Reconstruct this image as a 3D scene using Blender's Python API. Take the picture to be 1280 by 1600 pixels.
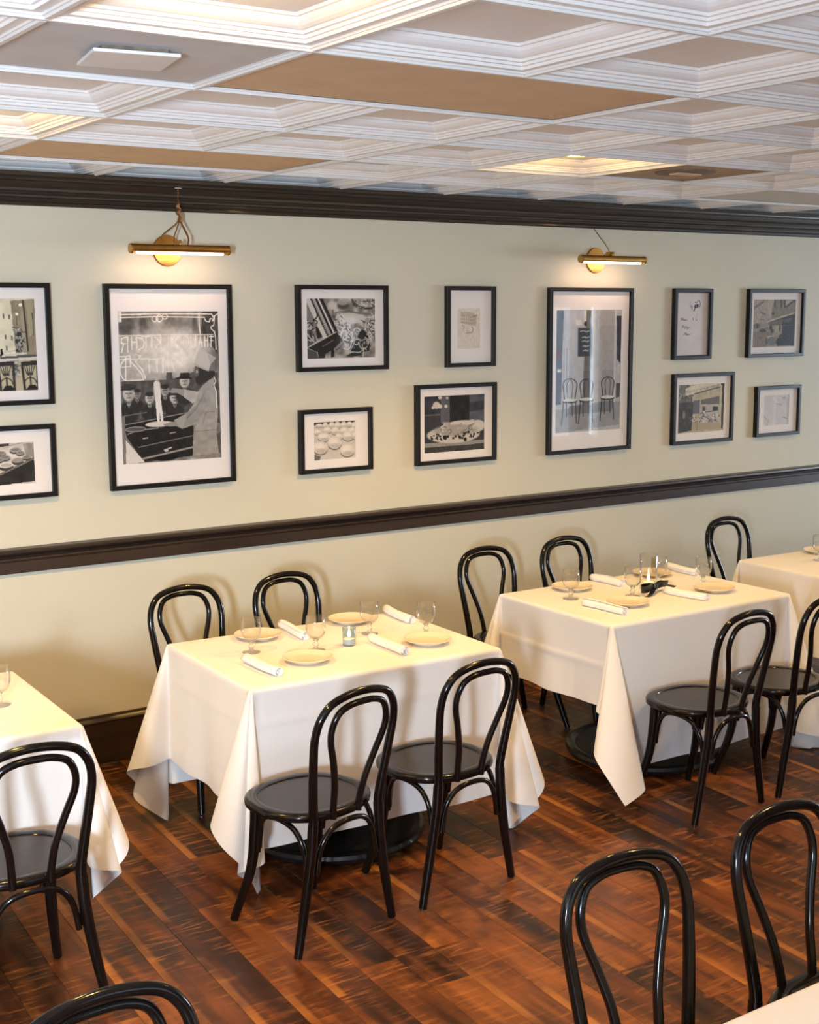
import bpy, bmesh, math, random
import numpy as np
from mathutils import Vector, Matrix

# ------------------------------------------------------------------ clear
for o in list(bpy.data.objects):
    bpy.data.objects.remove(o, do_unlink=True)
SC = bpy.context.scene
COL = SC.collection
PI = math.pi
T = 0.6096          # ceiling module
H = 2.66            # ceiling height
WY = 3.6736         # face of the picture wall
XW, XE, YS = -9 * T, 17 * T, -5 * T

def lin(r, g, b):
    f = lambda c: (c / 255 / 12.92) if c / 255 <= .04045 else ((c / 255 + .055) / 1.055) ** 2.4
    return (f(r), f(g), f(b))

# ------------------------------------------------------------------ camera
cam_d = bpy.data.cameras.new('camera')
cam = bpy.data.objects.new('camera', cam_d)
COL.objects.link(cam)
SC.camera = cam
cam_d.sensor_fit = 'HORIZONTAL'
cam_d.sensor_width = 36
cam_d.lens = 2081.8 / 1280 * 36
cam_d.clip_start = .05
yaw, pit, rol = math.radians(34.22988), math.radians(-8.62712), math.radians(-.24664)
fwd = Vector((math.sin(yaw) * math.cos(pit), math.cos(yaw) * math.cos(pit), math.sin(pit)))
rt = Vector((math.cos(yaw), -math.sin(yaw), 0))
up = rt.cross(fwd)
r2 = math.cos(rol) * rt + math.sin(rol) * up
u2 = -math.sin(rol) * rt + math.cos(rol) * up
m = Matrix.Identity(4)
for i in range(3):
    m[i][0], m[i][1], m[i][2] = r2[i], u2[i], -fwd[i]
m.translation = Vector((-2.17605, -2.07229, 2.08339))
cam.matrix_world = m

# ------------------------------------------------------------------ world, exposure
SC.view_settings.view_transform = 'Standard'
SC.view_settings.look = 'None'
SC.view_settings.gamma = 1
SC.view_settings.use_curve_mapping = False
SC.view_settings.exposure = 0.0
W = bpy.data.worlds.new('daylight')
SC.world = W
W.use_nodes = True
W.node_tree.nodes['Background'].inputs[0].default_value = (.75, .86, 1, 1)
W.node_tree.nodes['Background'].inputs[1].default_value = 1.0

# daylight through the windows of the wall behind the camera: (x centre, z centre, width, height, watts)
DAY = (.68, .82, 1.0)
WINDOWS = [(-3.70, 1.72, .58, .74, 475),
           (-1.75, 1.45, 1.5, 1.5, 6),  # broad unseen window, added as soft fill for the ceiling
           (.35, 1.45, 1.5, 1.5, 6),  # second added fill window, placed clear of the picture reflections
           (5.50, 1.84, .34, .42, .7),
           (8.50, 1.32, .56, 1.65, 11),
           (9.05, 1.32, .22, 1.65, 12)]
for (x, z, w, h, e) in WINDOWS:
    l = bpy.data.lights.new('window_daylight', 'AREA')
    l.shape = 'RECTANGLE'; l.size = w - .08; l.size_y = h - .08
    l.energy = e; l.color = DAY; l.spread = math.radians(170)
    lo = bpy.data.objects.new('window_daylight', l); COL.objects.link(lo)
    lo.location = (x, YS - .10, z); lo.rotation_euler = (PI / 2, 0, 0)
# daylight from a wide window in the end wall on the right
l = bpy.data.lights.new('window_daylight', 'AREA')
l.shape = 'RECTANGLE'; l.size = 2.1; l.size_y = 1.3; l.energy = 300; l.color = (.72, .85, 1.0)
lo = bpy.data.objects.new('window_daylight', l); COL.objects.link(lo)
lo.location = (XE + .10, .6, 1.5); lo.rotation_euler = (PI / 2, 0, PI / 2)
WARM = (1.0, .60, .18)
CAN_W, GLOW_W = 122, 3.5

# ------------------------------------------------------------------ materials
MATS = {}
def mat(name, col, rough=.5, metal=0., spec=.5, coat=0., var=None, bump=None, emit=None, sheen=0., trans=0.):
    if name in MATS: return MATS[name]
    mt = bpy.data.materials.new(name); mt.use_nodes = True
    nt = mt.node_tree; b = nt.nodes['Principled BSDF']
    b.inputs['Base Color'].default_value = (*col, 1)
    b.inputs['Roughness'].default_value = rough
    b.inputs['Metallic'].default_value = metal
    b.inputs['Specular IOR Level'].default_value = spec
    b.inputs['Coat Weight'].default_value = coat
    b.inputs['Coat Roughness'].default_value = .08
    b.inputs['Sheen Weight'].default_value = sheen
    if var or bump:
        tc = nt.nodes.new('ShaderNodeTexCoord')
    if var:      # (scale, amount, stretch)
        sc, am, st = var
        mp = nt.nodes.new('ShaderNodeMapping'); mp.inputs['Scale'].default_value = st
        nz = nt.nodes.new('ShaderNodeTexNoise'); nz.inputs['Scale'].default_value = sc; nz.inputs['Detail'].default_value = 5
        cr = nt.nodes.new('ShaderNodeValToRGB')
        cr.color_ramp.elements[0].position = .3; cr.color_ramp.elements[1].position = .7
        cr.color_ramp.elements[0].color = (*[c * (1 - am) for c in col], 1)
        cr.color_ramp.elements[1].color = (*[min(1, c * (1 + am)) for c in col], 1)
        nt.links.new(tc.outputs['Object'], mp.inputs[0]); nt.links.new(mp.outputs[0], nz.inputs[0])
        nt.links.new(nz.outputs[0], cr.inputs[0]); nt.links.new(cr.outputs[0], b.inputs['Base Color'])
    if bump:     # (scale, strength)
        nz = nt.nodes.new('ShaderNodeTexNoise'); nz.inputs['Scale'].default_value = bump[0]; nz.inputs['Detail'].default_value = 4
        bp = nt.nodes.new('ShaderNodeBump'); bp.inputs['Strength'].default_value = bump[1]; bp.inputs['Distance'].default_value = .004
        nt.links.new(tc.outputs['Object'], nz.inputs[0]); nt.links.new(nz.outputs[0], bp.inputs['Height']); nt.links.new(bp.outputs[0], b.inputs['Normal'])
    if emit:
        b.inputs['Emission Color'].default_value = (*emit[0], 1); b.inputs['Emission Strength'].default_value = emit[1]
    MATS[name] = mt
    return mt

def thin_glass(name, tint=(1, 1, 1), base=.04, edge=.75, power=3.0, rough=.0):
    """clear thin glass: transparent, more mirror-like at glancing angles"""
    mt = bpy.data.materials.new(name); mt.use_nodes = True
    nt = mt.node_tree; nt.nodes.clear()
    out = nt.nodes.new('ShaderNodeOutputMaterial')
    tr = nt.nodes.new('ShaderNodeBsdfTransparent'); tr.inputs[0].default_value = (*tint, 1)
    gl = nt.nodes.new('ShaderNodeBsdfGlossy'); gl.inputs['Roughness'].default_value = rough
    lw = nt.nodes.new('ShaderNodeLayerWeight'); lw.inputs[0].default_value = .5
    pw = nt.nodes.new('ShaderNodeMath'); pw.operation = 'POWER'; pw.inputs[1].default_value = power
    mr = nt.nodes.new('ShaderNodeMapRange'); mr.inputs[3].default_value = base; mr.inputs[4].default_value = edge
    mx = nt.nodes.new('ShaderNodeMixShader')
    nt.links.new(lw.outputs['Facing'], pw.inputs[0]); nt.links.new(pw.outputs[0], mr.inputs[0]); nt.links.new(mr.outputs[0], mx.inputs[0])
    nt.links.new(tr.outputs[0], mx.inputs[1]); nt.links.new(gl.outputs[0], mx.inputs[2]); nt.links.new(mx.outputs[0], out.inputs[0])
    MATS[name] = mt
    return mt

WALLC = lin(213, 208, 186)
mat('wall_paint', WALLC, .62, spec=.3, var=(1.6, .025, (1, 1, 1)), bump=(170, .08))
mat('plain_wall', lin(112, 84, 60), .7, spec=.3, var=(1.6, .02, (1, 1, 1)))
mat('dark_trim', lin(50, 37, 30), .33, spec=.5, coat=.15, var=(9, .3, (.25, 3, 3)))
mat('crown_trim', lin(44, 36, 29), .36, spec=.5, coat=.1, var=(14, .35, (.15, 3, 3)))
mat('tile_white', lin(236, 233, 228), .42, spec=.45, var=(3, .03, (1, 1, 1)))
mat('bar_white', lin(228, 225, 220), .4, spec=.5, var=(6, .03, (1, 1, 1)))
mat('panel_tan', lin(214, 188, 154), .75, spec=.2, var=(7, .06, (1, 1, 1)), bump=(220, .12))
mat('panel_grey', lin(208, 209, 208), .7, spec=.25, var=(7, .05, (1, 1, 1)))
mat('panel_stained', lin(165, 148, 128), .7, spec=.25, var=(5, .15, (1, 1, 1)))
mat('vent_white', lin(228, 228, 226), .4, spec=.4, var=(8, .03, (1, 1, 1)))
mat('vent_dust', lin(120, 104, 86), .7, var=(30, .35, (1, 1, 1)))
mat('black_lacquer', (.0060, .0044, .0036), .15, spec=.38, coat=0, var=(22, .4, (1, 1, .3)))
mat('seat_lacquer', (.014, .010, .008), .30, spec=.5, coat=0, var=(30, .35, (3, .6, 1)), bump=(60, .05))
mat('glide_metal', (.55, .55, .56), .25, metal=1, var=(40, .1, (1, 1, 1)))
mat('base_iron', (.010, .010, .010), .34, spec=.5, coat=.2, var=(26, .3, (1, 1, 1)), bump=(240, .1))
mat('base_plate', (.020, .020, .018), .55, spec=.4, var=(26, .3, (1, 1, 1)), bump=(240, .15))
mat('linen', lin(240, 236, 230), .78, spec=.15, sheen=.15, var=(5, .015, (1, 1, 1)), bump=(420, .10))
mat('napkin_cotton', lin(246, 243, 240), .8, spec=.15, sheen=.2, var=(8, .015, (1, 1, 1)), bump=(500, .15))
mat('stoneware', lin(244, 226, 196), .18, spec=.5, coat=.3, var=(10, .02, (1, 1, 1)))
mat('black_satin', (.010, .010, .012), .32, spec=.6, coat=.1, var=(18, .4, (1, 1, 1)))
mat('frame_black', (.011, .010, .009), .40, spec=.28, var=(30, .35, (1, 1, 6)))
mat('mat_board', lin(240, 234, 228), .85, spec=.1, var=(6, .01, (1, 1, 1)))
mat('brass', (.55, .33, .095), .30, metal=1, var=(20, .12, (1, 1, 1)))
mat('copper_wire', (.36, .17, .06), .4, metal=.7, var=(60, .3, (1, 1, 1)))
mat('lamp_diffuser', (1, .93, .84), .5, emit=((1, .80, .62), 4.5), var=(9, .01, (1, 1, 1)))
mat('can_lens', (1, .9, .7), .5, emit=((1, .78, .5), 14), var=(9, .01, (1, 1, 1)))
mat('wax', lin(243, 236, 222), .5, spec=.3, var=(20, .03, (1, 1, 1)))
mat('flame', (1, .7, .3), .5, emit=((1, .62, .22), 32), var=(20, .02, (1, 1, 1)))
mat('hook_metal', lin(225, 222, 215), .35, metal=.4, var=(20, .1, (1, 1, 1)))
mat('window_paint', lin(225, 222, 215), .5, var=(8, .02, (1, 1, 1)))
thin_glass('picture_glass', base=.035, edge=.6, power=4.0, rough=.02)
def real_glass(name, clear=.35):
    mt = bpy.data.materials.new(name); mt.use_nodes = True
    nt = mt.node_tree; nt.nodes.clear()
    out = nt.nodes.new('ShaderNodeOutputMaterial'); gl = nt.nodes.new('ShaderNodeBsdfGlass'); gl.inputs['IOR'].default_value = 1.45; gl.inputs['Roughness'].default_value = .0
    gl.inputs['Color'].default_value = (.985, .99, .985, 1)
    tr = nt.nodes.new('ShaderNodeBsdfTransparent'); mx = nt.nodes.new('ShaderNodeMixShader'); mx.inputs[0].default_value = clear
    nt.links.new(gl.outputs[0], mx.inputs[1]); nt.links.new(tr.outputs[0], mx.inputs[2]); nt.links.new(mx.outputs[0], out.inputs[0])
    MATS[name] = mt
real_glass('stem_glass', .35)
thin_glass('goblet_glass', tint=(.992, .994, .992), base=.045, edge=.9, power=2.2, rough=.01)
thin_glass('votive_glass', tint=(.80, .88, .95), base=.08, edge=.8, power=2.2, rough=.12)
thin_glass('window_glass', base=.03, edge=.5, power=4)

def floor_material():
    mt = bpy.data.materials.new('plank_wood'); mt.use_nodes = True
    nt = mt.node_tree; N = nt.nodes; L = nt.links; b = N['Principled BSDF']
    tc = N.new('ShaderNodeTexCoord'); oi = N.new('ShaderNodeObjectInfo')
    geo = N.new('ShaderNodeNewGeometry')
    def math_(op, a, bb=None, cl=False):
        n = N.new('ShaderNodeMath'); n.operation = op; n.use_clamp = cl
        for i, v in enumerate((a, bb)):
            if v is None: continue
            if isinstance(v, (int, float)): n.inputs[i].default_value = v
            else: L.new(v, n.inputs[i])
        return n.outputs[0]
    def mapping(scale):
        # world position shifted per plank, so that no two boards carry the same grain
        cm = N.new('ShaderNodeCombineXYZ')
        L.new(math_('MULTIPLY', oi.outputs['Random'], 37.), cm.inputs[0]); L.new(math_('MULTIPLY', oi.outputs['Random'], 91.), cm.inputs[1])
        ad = N.new('ShaderNodeVectorMath'); ad.operation = 'ADD'; L.new(geo.outputs['Position'], ad.inputs[0]); L.new(cm.outputs[0], ad.inputs[1])
        ml = N.new('ShaderNodeVectorMath'); ml.operation = 'MULTIPLY'; L.new(ad.outputs[0], ml.inputs[0]); ml.inputs[1].default_value = scale
        return ml.outputs[0]
    def noise(vec, sc, det=5, dist=0.):
        n = N.new('ShaderNodeTexNoise'); n.inputs['Scale'].default_value = sc; n.inputs['Detail'].default_value = det
        n.inputs['Distortion'].default_value = dist; L.new(vec, n.inputs[0]); return n.outputs[0]
    def ramp(fac, stops):
        r = N.new('ShaderNodeValToRGB'); e = r.color_ramp.elements
        while len(e) < len(stops): e.new(.5)
        for k, (p, c) in enumerate(stops): e[k].position = p; e[k].color = (*c, 1)
        L.new(fac, r.inputs[0]); return r.outputs[0]
    def mix(fac, a, bb):
        n = N.new('ShaderNodeMix'); n.data_type = 'RGBA'
        if isinstance(fac, (int, float)): n.inputs[0].default_value = fac
        else: L.new(fac, n.inputs[0])
        for i, v in ((6, a), (7, bb)):
            if isinstance(v, tuple): n.inputs[i].default_value = (*v, 1)
            else: L.new(v, n.inputs[i])
        return n.outputs[2]
    grain = noise(mapping((14, 1.6, 1)), 1.0, 6, .6)
    patch = noise(mapping((5, 2.2, 1)), 1.0, 3, .2)
    mixv = math_('ADD', math_('MULTIPLY', grain, .55), math_('MULTIPLY', patch, .45))
    tone = math_('ADD', mixv, math_('MULTIPLY', math_('SUBTRACT', oi.outputs['Random'], .5), .22))
    base = ramp(tone, [(.30, (.014, .006, .003)), (.42, (.050, .016, .006)), (.52, (.120, .034, .009)), (.70, (.29, .088, .018))])
    # saw-chatter across the grain
    chat = noise(mapping((7, 52, 1)), 1.0, 4, .5)
    cm = math_('MULTIPLY', ramp(chat, [(.50, (0, 0, 0)), (.66, (1, 1, 1))]), ramp(noise(mapping((7, 3.2, 1)), 1.0, 2), [(.40, (0, 0, 0)), (.58, (1, 1, 1))]))
    c2 = mix(math_('MULTIPLY', cm, .62), base, (.42, .15, .035))
    dark = math_('MULTIPLY', ramp(noise(mapping((8, 60, 1)), 1.0, 3, .3), [(.52, (0, 0, 0)), (.68, (1, 1, 1))]), ramp(patch, [(.40, (1, 1, 1)), (.60, (0, 0, 0))]))
    c3 = mix(math_('MULTIPLY', dark, .7), c2, (.022, .011, .006))
    # pale sapwood along one edge of the boards
    sep = N.new('ShaderNodeSeparateXYZ'); L.new(tc.outputs['Object'], sep.inputs[0])
    edge = ramp(math_('ADD', math_('MULTIPLY', sep.outputs[0], 1 / .14), .5), [(.0, (1, 1, 1)), (.16, (.9, .9, .9)), (.24, (0, 0, 0))])
    sap = math_('MULTIPLY', edge, ramp(noise(mapping((2, .9, 1)), 1.0, 4, .3), [(.50, (0, 0, 0)), (.62, (1, 1, 1))]))
    c4 = mix(math_('MULTIPLY', sap, .75), c3, (.55, .21, .045))
    L.new(c4, b.inputs['Base Color'])
    b.inputs['Roughness'].default_value = .34
    L.new(ramp(grain, [(.3, (.30, .30, .30)), (.7, (.44, .44, .44))]), b.inputs['Roughness'])
    b.inputs['Specular IOR Level'].default_value = .30
    bp = N.new('ShaderNodeBump'); bp.inputs['Strength'].default_value = .22; bp.inputs['Distance'].default_value = .002
    L.new(math_('ADD', grain, math_('MULTIPLY', chat, .5)), bp.inputs['Height']); L.new(bp.outputs[0], b.inputs['Normal'])
    MATS['plank_wood'] = mt
floor_material()

def print_material():
    mt = bpy.data.materials.new('photo_print'); mt.use_nodes = True
    nt = mt.node_tree; b = nt.nodes['Principled BSDF']
    ca = nt.nodes.new('ShaderNodeVertexColor'); ca.layer_name = 'ink'
    nt.links.new(ca.outputs[0], b.inputs['Base Color'])
    b.inputs['Roughness'].default_value = .55; b.inputs['Specular IOR Level'].default_value = .25
    MATS['photo_print'] = mt
print_material()

# ------------------------------------------------------------------ mesh helpers
def raw(name, verts, faces, material=None, smooth=False):
    me = bpy.data.meshes.new(name)
    me.from_pydata([tuple(v) for v in verts], [], [tuple(f) for f in faces])
    if material: me.materials.append(MATS[material])
    if smooth: me.polygons.foreach_set('use_smooth', [True] * len(me.polygons))
    me.update()
    return me

def link(name, me, parent=None, loc=None, rotz=None):
    o = bpy.data.objects.new(name, me); COL.objects.link(o)
    if parent: o.parent = parent
    if loc is not None: o.location = loc
    if rotz is not None: o.rotation_euler = (0, 0, rotz)
    return o

def thing(name, label, cat, loc=(0, 0, 0), rotz=0, group=None):
    o = bpy.data.objects.new(name, None); COL.objects.link(o)
    o.empty_display_size = .05
    o.location = loc; o.rotation_euler = (0, 0, rotz)
    return tag(o, label, cat, group)

def tag(o, label, cat, group=None):
    o['label'] = label; o['category'] = cat
    if group: o['group'] = group
    return o

def struct(o):
    o['kind'] = 'structure'; return o

def box_vf(x0, x1, y0, y1, z0, z1):
    v = [(x0, y0, z0), (x1, y0, z0), (x1, y1, z0), (x0, y1, z0), (x0, y0, z1), (x1, y0, z1), (x1, y1, z1), (x0, y1, z1)]
    f = [(0, 3, 2, 1), (4, 5, 6, 7), (0, 1, 5, 4), (1, 2, 6, 5), (2, 3, 7, 6), (3, 0, 4, 7)]
    return v, f

def boxes(name, lst, material):
    V, F = [], []
    for b in lst:
        v, f = box_vf(*b); n = len(V); V += v; F += [tuple(i + n for i in q) for q in f]
    return raw(name, V, F, material)

def bevel(me, w, seg=2):
    bm = bmesh.new(); bm.from_mesh(me)
    bmesh.ops.bevel(bm, geom=bm.edges[:], offset=w, segments=seg, affect='EDGES', profile=.7)
    bm.to_mesh(me); bm.free(); me.update()
    return me

def autosmooth(me, ang=40):
    me.polygons.foreach_set('use_smooth', [True] * len(me.polygons))
    try: me.set_sharp_from_angle(angle=math.radians(ang))
    except Exception: pass
    return me

def catmull(P, n=8):
    P = np.asarray(P, float); Q = np.vstack([2 * P[0] - P[1], P, 2 * P[-1] - P[-2]]); out = []
    for i in range(1, len(Q) - 2):
        a, b, c, d = Q[i - 1:i + 3]
        for t in np.linspace(0, 1, n, endpoint=False):
            out.append(.5 * ((2 * b) + (c - a) * t + (2 * a - 5 * b + 4 * c - d) * t * t + (3 * b - a - 3 * c + d) * t ** 3))
    out.append(P[-1]); return np.array(out)

def tube(name, pts, rad, material, seg=10, cap=True, flat=None):
    """swept round section; rad: number or per-point list; flat: (normal axis, factor)"""
    P = np.asarray(pts, float); n = len(P)
    R = np.full(n, rad, float) if np.isscalar(rad) else np.interp(np.linspace(0, 1, n), np.linspace(0, 1, len(rad)), rad)
    tan = np.gradient(P, axis=0); tan /= np.linalg.norm(tan, axis=1)[:, None] + 1e-12
    ref = np.array([0, 0, 1.]) if abs(tan[0][2]) < .9 else np.array([0, 1., 0])
    nrm = np.cross(tan[0], ref); nrm /= np.linalg.norm(nrm)
    V = []
    for i in range(n):
        nrm = nrm - tan[i] * (nrm @ tan[i]); nrm /= np.linalg.norm(nrm) + 1e-12
        bi = np.cross(tan[i], nrm)
        for k in range(seg):
            a = 2 * PI * k / seg
            V.append(P[i] + R[i] * (math.cos(a) * nrm + math.sin(a) * bi))
    F = []
    for i in range(n - 1):
        for k in range(seg):
            a, b = i * seg + k, i * seg + (k + 1) % seg
            F.append((a, b, b + seg, a + seg))
    if cap:
        F.append(tuple(range(seg - 1, -1, -1))); F.append(tuple((n - 1) * seg + k for k in range(seg)))
    me = raw(name, V, F, material)
    return autosmooth(me, 50)

def lathe(name, prof, material, seg=28, ang=35):
    """prof: list of (r, z); r = 0 ends are closed"""
    V, F, rows = [], [], []
    for r, z in prof:
        if r <= 1e-6: rows.append([len(V)]); V.append((0, 0, z))
        else:
            rows.append(list(range(len(V), len(V) + seg)))
            V += [(r * math.cos(2 * PI * k / seg), r * math.sin(2 * PI * k / seg), z) for k in range(seg)]
    for a, b in zip(rows[:-1], rows[1:]):
        for k in range(seg):
            k2 = (k + 1) % seg
            if len(a) == 1 and len(b) == 1: continue
            if len(a) == 1: F.append((a[0], b[k2], b[k]))
            elif len(b) == 1: F.append((a[k], a[k2], b[0]))
            else: F.append((a[k], a[k2], b[k2], b[k]))
    return autosmooth(raw(name, V, F, material), ang)

def extrude_x(name, prof, x0, x1, material):
    """prof: closed polygon of (y, z)"""
    n = len(prof)
    V = [(x0, y, z) for y, z in prof] + [(x1, y, z) for y, z in prof]
    F = [(i, (i + 1) % n, n + (i + 1) % n, n + i) for i in range(n)] + [tuple(range(n - 1, -1, -1)), tuple(range(n, 2 * n))]
    me = raw(name, V, F, material)
    bm = bmesh.new(); bm.from_mesh(me); bmesh.ops.recalc_face_normals(bm, faces=bm.faces); bm.to_mesh(me); bm.free()
    return me

def copy_tree(root, loc, rotz, label=None):
    r = root.copy(); COL.objects.link(r); r.location = loc; r.rotation_euler = (0, 0, rotz)
    if label: r['label'] = label
    for ch in list(root.children):
        c = ch.copy(); COL.objects.link(c); c.parent = r
        for g in list(ch.children):
            d = g.copy(); COL.objects.link(d); d.parent = c
    return r

# ================================================================== STRUCTURE
# floor: slab, planks running towards the picture wall
floor = struct(link('floor', boxes('floor', [(XW, XE, YS, WY, -.12, -.012)], 'plain_wall')))
PW, PL = .14, 1.22
rng = random.Random(4)
def plank_vf(w, l):
    g, c = .0004, .0009
    x, y = w / 2 - g, l / 2 - g
    V = [(-x, -y, -.012), (x, -y, -.012), (x, y, -.012), (-x, y, -.012),
         (-x, -y, -c), (x, -y, -c), (x, y, -c), (-x, y, -c),
         (-x + c, -y + c, 0), (x - c, -y + c, 0), (x - c, y - c, 0), (-x + c, y - c, 0)]
    F = [(8, 9, 10, 11)]
    for a in (0, 4):
        F += [(a + k, a + (k + 1) % 4, a + 4 + (k + 1) % 4, a + 4 + k) for k in range(4)]
    return V, F
plank_cache = {}
RV, RF = [], []
PHI = math.radians(3.4)                       # the boards run slightly askew to the wall
cp_, sp_ = math.cos(PHI), math.sin(PHI)
ncol = int(math.ceil((XE - XW + .8) / PW))
for c in range(ncol):
    a_ = XW - .4 + (c + .5) * PW
    b0, b1 = (YS + a_ * sp_) / cp_, (WY + a_ * sp_) / cp_
    y = b0 - rng.random() * PL
    while y < b1 - .02:
        y0, y1 = max(y, b0), min(y + PL, b1 - .006)
        y += PL
        if y1 - y0 < .03: continue
        l = round(y1 - y0, 2); yb = (y0 + y1) / 2
        xc, yc = a_ * cp_ + yb * sp_, -a_ * sp_ + yb * cp_
        if not (XW < xc < XE): continue
        far = yc + l / 2
        seen = (-1.5 < xc < 4.6) and far > .15 + max(0, xc - .8) * .62 and not (xc > 2.4 and far < 1.2)
        if seen:
            if l not in plank_cache: plank_cache[l] = raw('plank', *plank_vf(PW, l), 'plank_wood')
            link('plank', plank_cache[l], floor, (xc, yc, 0), -PHI)
        else:
            v, f = plank_vf(PW, l); n = len(RV)
            RV += [(p * cp_ + q * sp_ + xc, -p * sp_ + q * cp_ + yc, d) for p, q, d in v]; RF += [tuple(i + n for i in q) for q in f]
po = link('plank_field', raw('plank_field', RV, RF, 'plank_wood'), floor); po['kind'] = 'stuff'

# walls
struct(link('wall_north', boxes('wall_north', [(XW - .12, XE + .12, WY, WY + .12, -.12, H + .16)], 'wall_paint')))
struct(link('wall_west', boxes('wall_west', [(XW - .12, XW, YS, WY, -.12, H + .16)], 'plain_wall')))
struct(link('wall_east', boxes('wall_east', [(XE, XE + .12, YS, -.5, -.12, H + .16), (XE, XE + .12, 1.7, WY, -.12, H + .16), (XE, XE + .12, -.5, 1.7, -.12, .8), (XE, XE + .12, -.5, 1.7, 2.2, H + .16)], 'plain_wall')))
wo = struct(link('window_7', boxes('window_frame', [(XE - .01, XE + .08, -.5, -.46, .8, 2.2), (XE - .01, XE + .08, 1.66, 1.7, .8, 2.2), (XE - .01, XE + .08, -.46, 1.66, .8, .84), (XE - .01, XE + .08, -.46, 1.66, 2.16, 2.2), (XE, XE + .06, .58, .62, .84, 2.16)], 'window_paint')))
link('window_pane', boxes('window_pane', [(XE + .03, XE + .034, -.46, 1.66, .84, 2.16)], 'window_glass'), wo)
lst = []; xp = XW - .12
for (x, z, w, h, e) in sorted(WINDOWS):
    lst.append((xp, x - w / 2, YS - .14, YS, -.12, H + .16))
    lst.append((x - w / 2, x + w / 2, YS - .14, YS, -.12, z - h / 2)); lst.append((x - w / 2, x + w / 2, YS - .14, YS, z + h / 2, H + .16))
    xp = x + w / 2
lst.append((xp, XE + .12, YS - .14, YS, -.12, H + .16))
struct(link('wall_south', boxes('wall_south', lst, 'plain_wall')))
for k, (x, z, w, h, e) in enumerate(sorted(WINDOWS)):
    wo = struct(link('window_%d' % (k + 1), boxes('window_frame', [
        (x - w / 2, x - w / 2 + .04, YS - .09, YS + .015, z - h / 2, z + h / 2), (x + w / 2 - .04, x + w / 2, YS - .09, YS + .015, z - h / 2, z + h / 2),
        (x - w / 2, x + w / 2, YS - .09, YS + .015, z - h / 2, z - h / 2 + .04), (x - w / 2, x + w / 2, YS - .09, YS + .015, z + h / 2 - .04, z + h / 2)], 'window_paint')))
    link('window_pane', boxes('window_pane', [(x - w / 2 + .04, x + w / 2 - .04, YS - .045, YS - .04, z - h / 2 + .04, z + h / 2 - .04)], 'window_glass'), wo)

# trim of the picture wall
y0 = WY
crown = [(y0, 2.531), (y0 - .010, 2.531), (y0 - .014, 2.537), (y0 - .014, 2.546), (y0 - .024, 2.549), (y0 - .030, 2.557), (y0 - .030, 2.563),
         (y0 - .044, 2.566), (y0 - .058, 2.572), (y0 - .066, 2.580), (y0 - .066, 2.586), (y0 - .084, 2.589), (y0 - .100, 2.597), (y0 - .112, 2.608), (y0 - .118, 2.620),
         (y0 - .118, 2.625), (y0 - .138, 2.627), (y0 - .148, 2.634), (y0 - .150, 2.641), (y0 - .172, 2.643), (y0 - .182, 2.649), (y0 - .186, 2.655), (y0 - .186, 2.656), (y0, 2.656)]
struct(link('trim_1', extrude_x('crown_moulding', crown, XW, XE, 'crown_trim')))
rail = [(y0, .944), (y0 - .016, .944), (y0 - .018, .947), (y0 - .018, .996), (y0 - .024, .999), (y0 - .026, 1.006), (y0 - .026, 1.012), (y0 - .020, 1.016), (y0 - .022, 1.022), (y0 - .034, 1.030),
        (y0 - .044, 1.034), (y0 - .048, 1.040), (y0 - .046, 1.049), (y0 - .038, 1.054), (y0 - .012, 1.057), (y0, 1.058)]
struct(link('trim_2', extrude_x('chair_rail', rail, XW, XE, 'dark_trim')))
basep = [(y0, .002), (y0 - .018, .002), (y0 - .018, .196), (y0 - .022, .200), (y0 - .022, .206), (y0 - .016, .212), (y0 - .010, .220), (y0 - .008, .228), (y0, .231)]
struct(link('baseboard_north', extrude_x('baseboard', basep, XW, XE, 'dark_trim')))

# ceiling: deck, grid bars, coffered tiles, flat panels
ceil = struct(link('ceiling', boxes('ceiling', [(XW, XE, YS, WY, H + .10, H + .16)], 'plain_wall')))
IX, JX = range(-9, 17), range(-5, 6)
def rings(prof, zc, half):
    V, F = [], []
    for ins, z in prof:
        h = half - ins
        V += [(-h, -h, z), (h, -h, z), (h, h, z), (-h, h, z)]
    for r in range(len(prof) - 1):
        for k in range(4):
            a, b = r * 4 + k, r * 4 + (k + 1) % 4
            F.append((a, a + 4, b + 4, b))
    n = (len(prof) - 1) * 4
    F.append((n + 3, n + 2, n + 1, n))
    return V, F
half = T / 2 - .002
coffer = [(0, .004), (.012, .004), (.034, .003), (.036, .010), (.042, .011), (.044, .017), (.052, .018), (.054, .024), (.060, .0255), (.068, .030), (.076, .037), (.081, .045), (.087, .046), (.089, .053), (.096, .054), (.099, .050)]
coffer_me = raw('tile', *rings(coffer, 0, half), 'tile_white')
flat_me = {k: raw('flat_panel', *rings([(0, .004), (.012, .004), (.012, .006)], 0, half), k) for k in ('panel_grey', 'panel_stained', 'panel_tan')}
def flat2(w):   # panel two modules long
    hx, hy = T - .014, T / 2 - .014
    return boxes('flat_panel', [(-hx, hx, -hy, hy, .005, .018)], w)
wide = {k: flat2(k) for k in ('panel_tan', 'panel_grey')}
FLAT = {(-2, 1): 'panel_grey', (3, 3): 'panel_stained'}
WIDE = {(-1, 1): 'panel_tan', (-1, 4): 'panel_tan', (5, 4): 'panel_grey'}
skip = set(WIDE) | {(i + 1, j) for i, j in WIDE}
CANS = [(-6, 0), (-6, 3), (-2, 0), (-2, 3), (2, 0), (2, 3), (6, 0), (6, 3)]  # last one is an added weak lamp, brightening the dim right side
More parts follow.
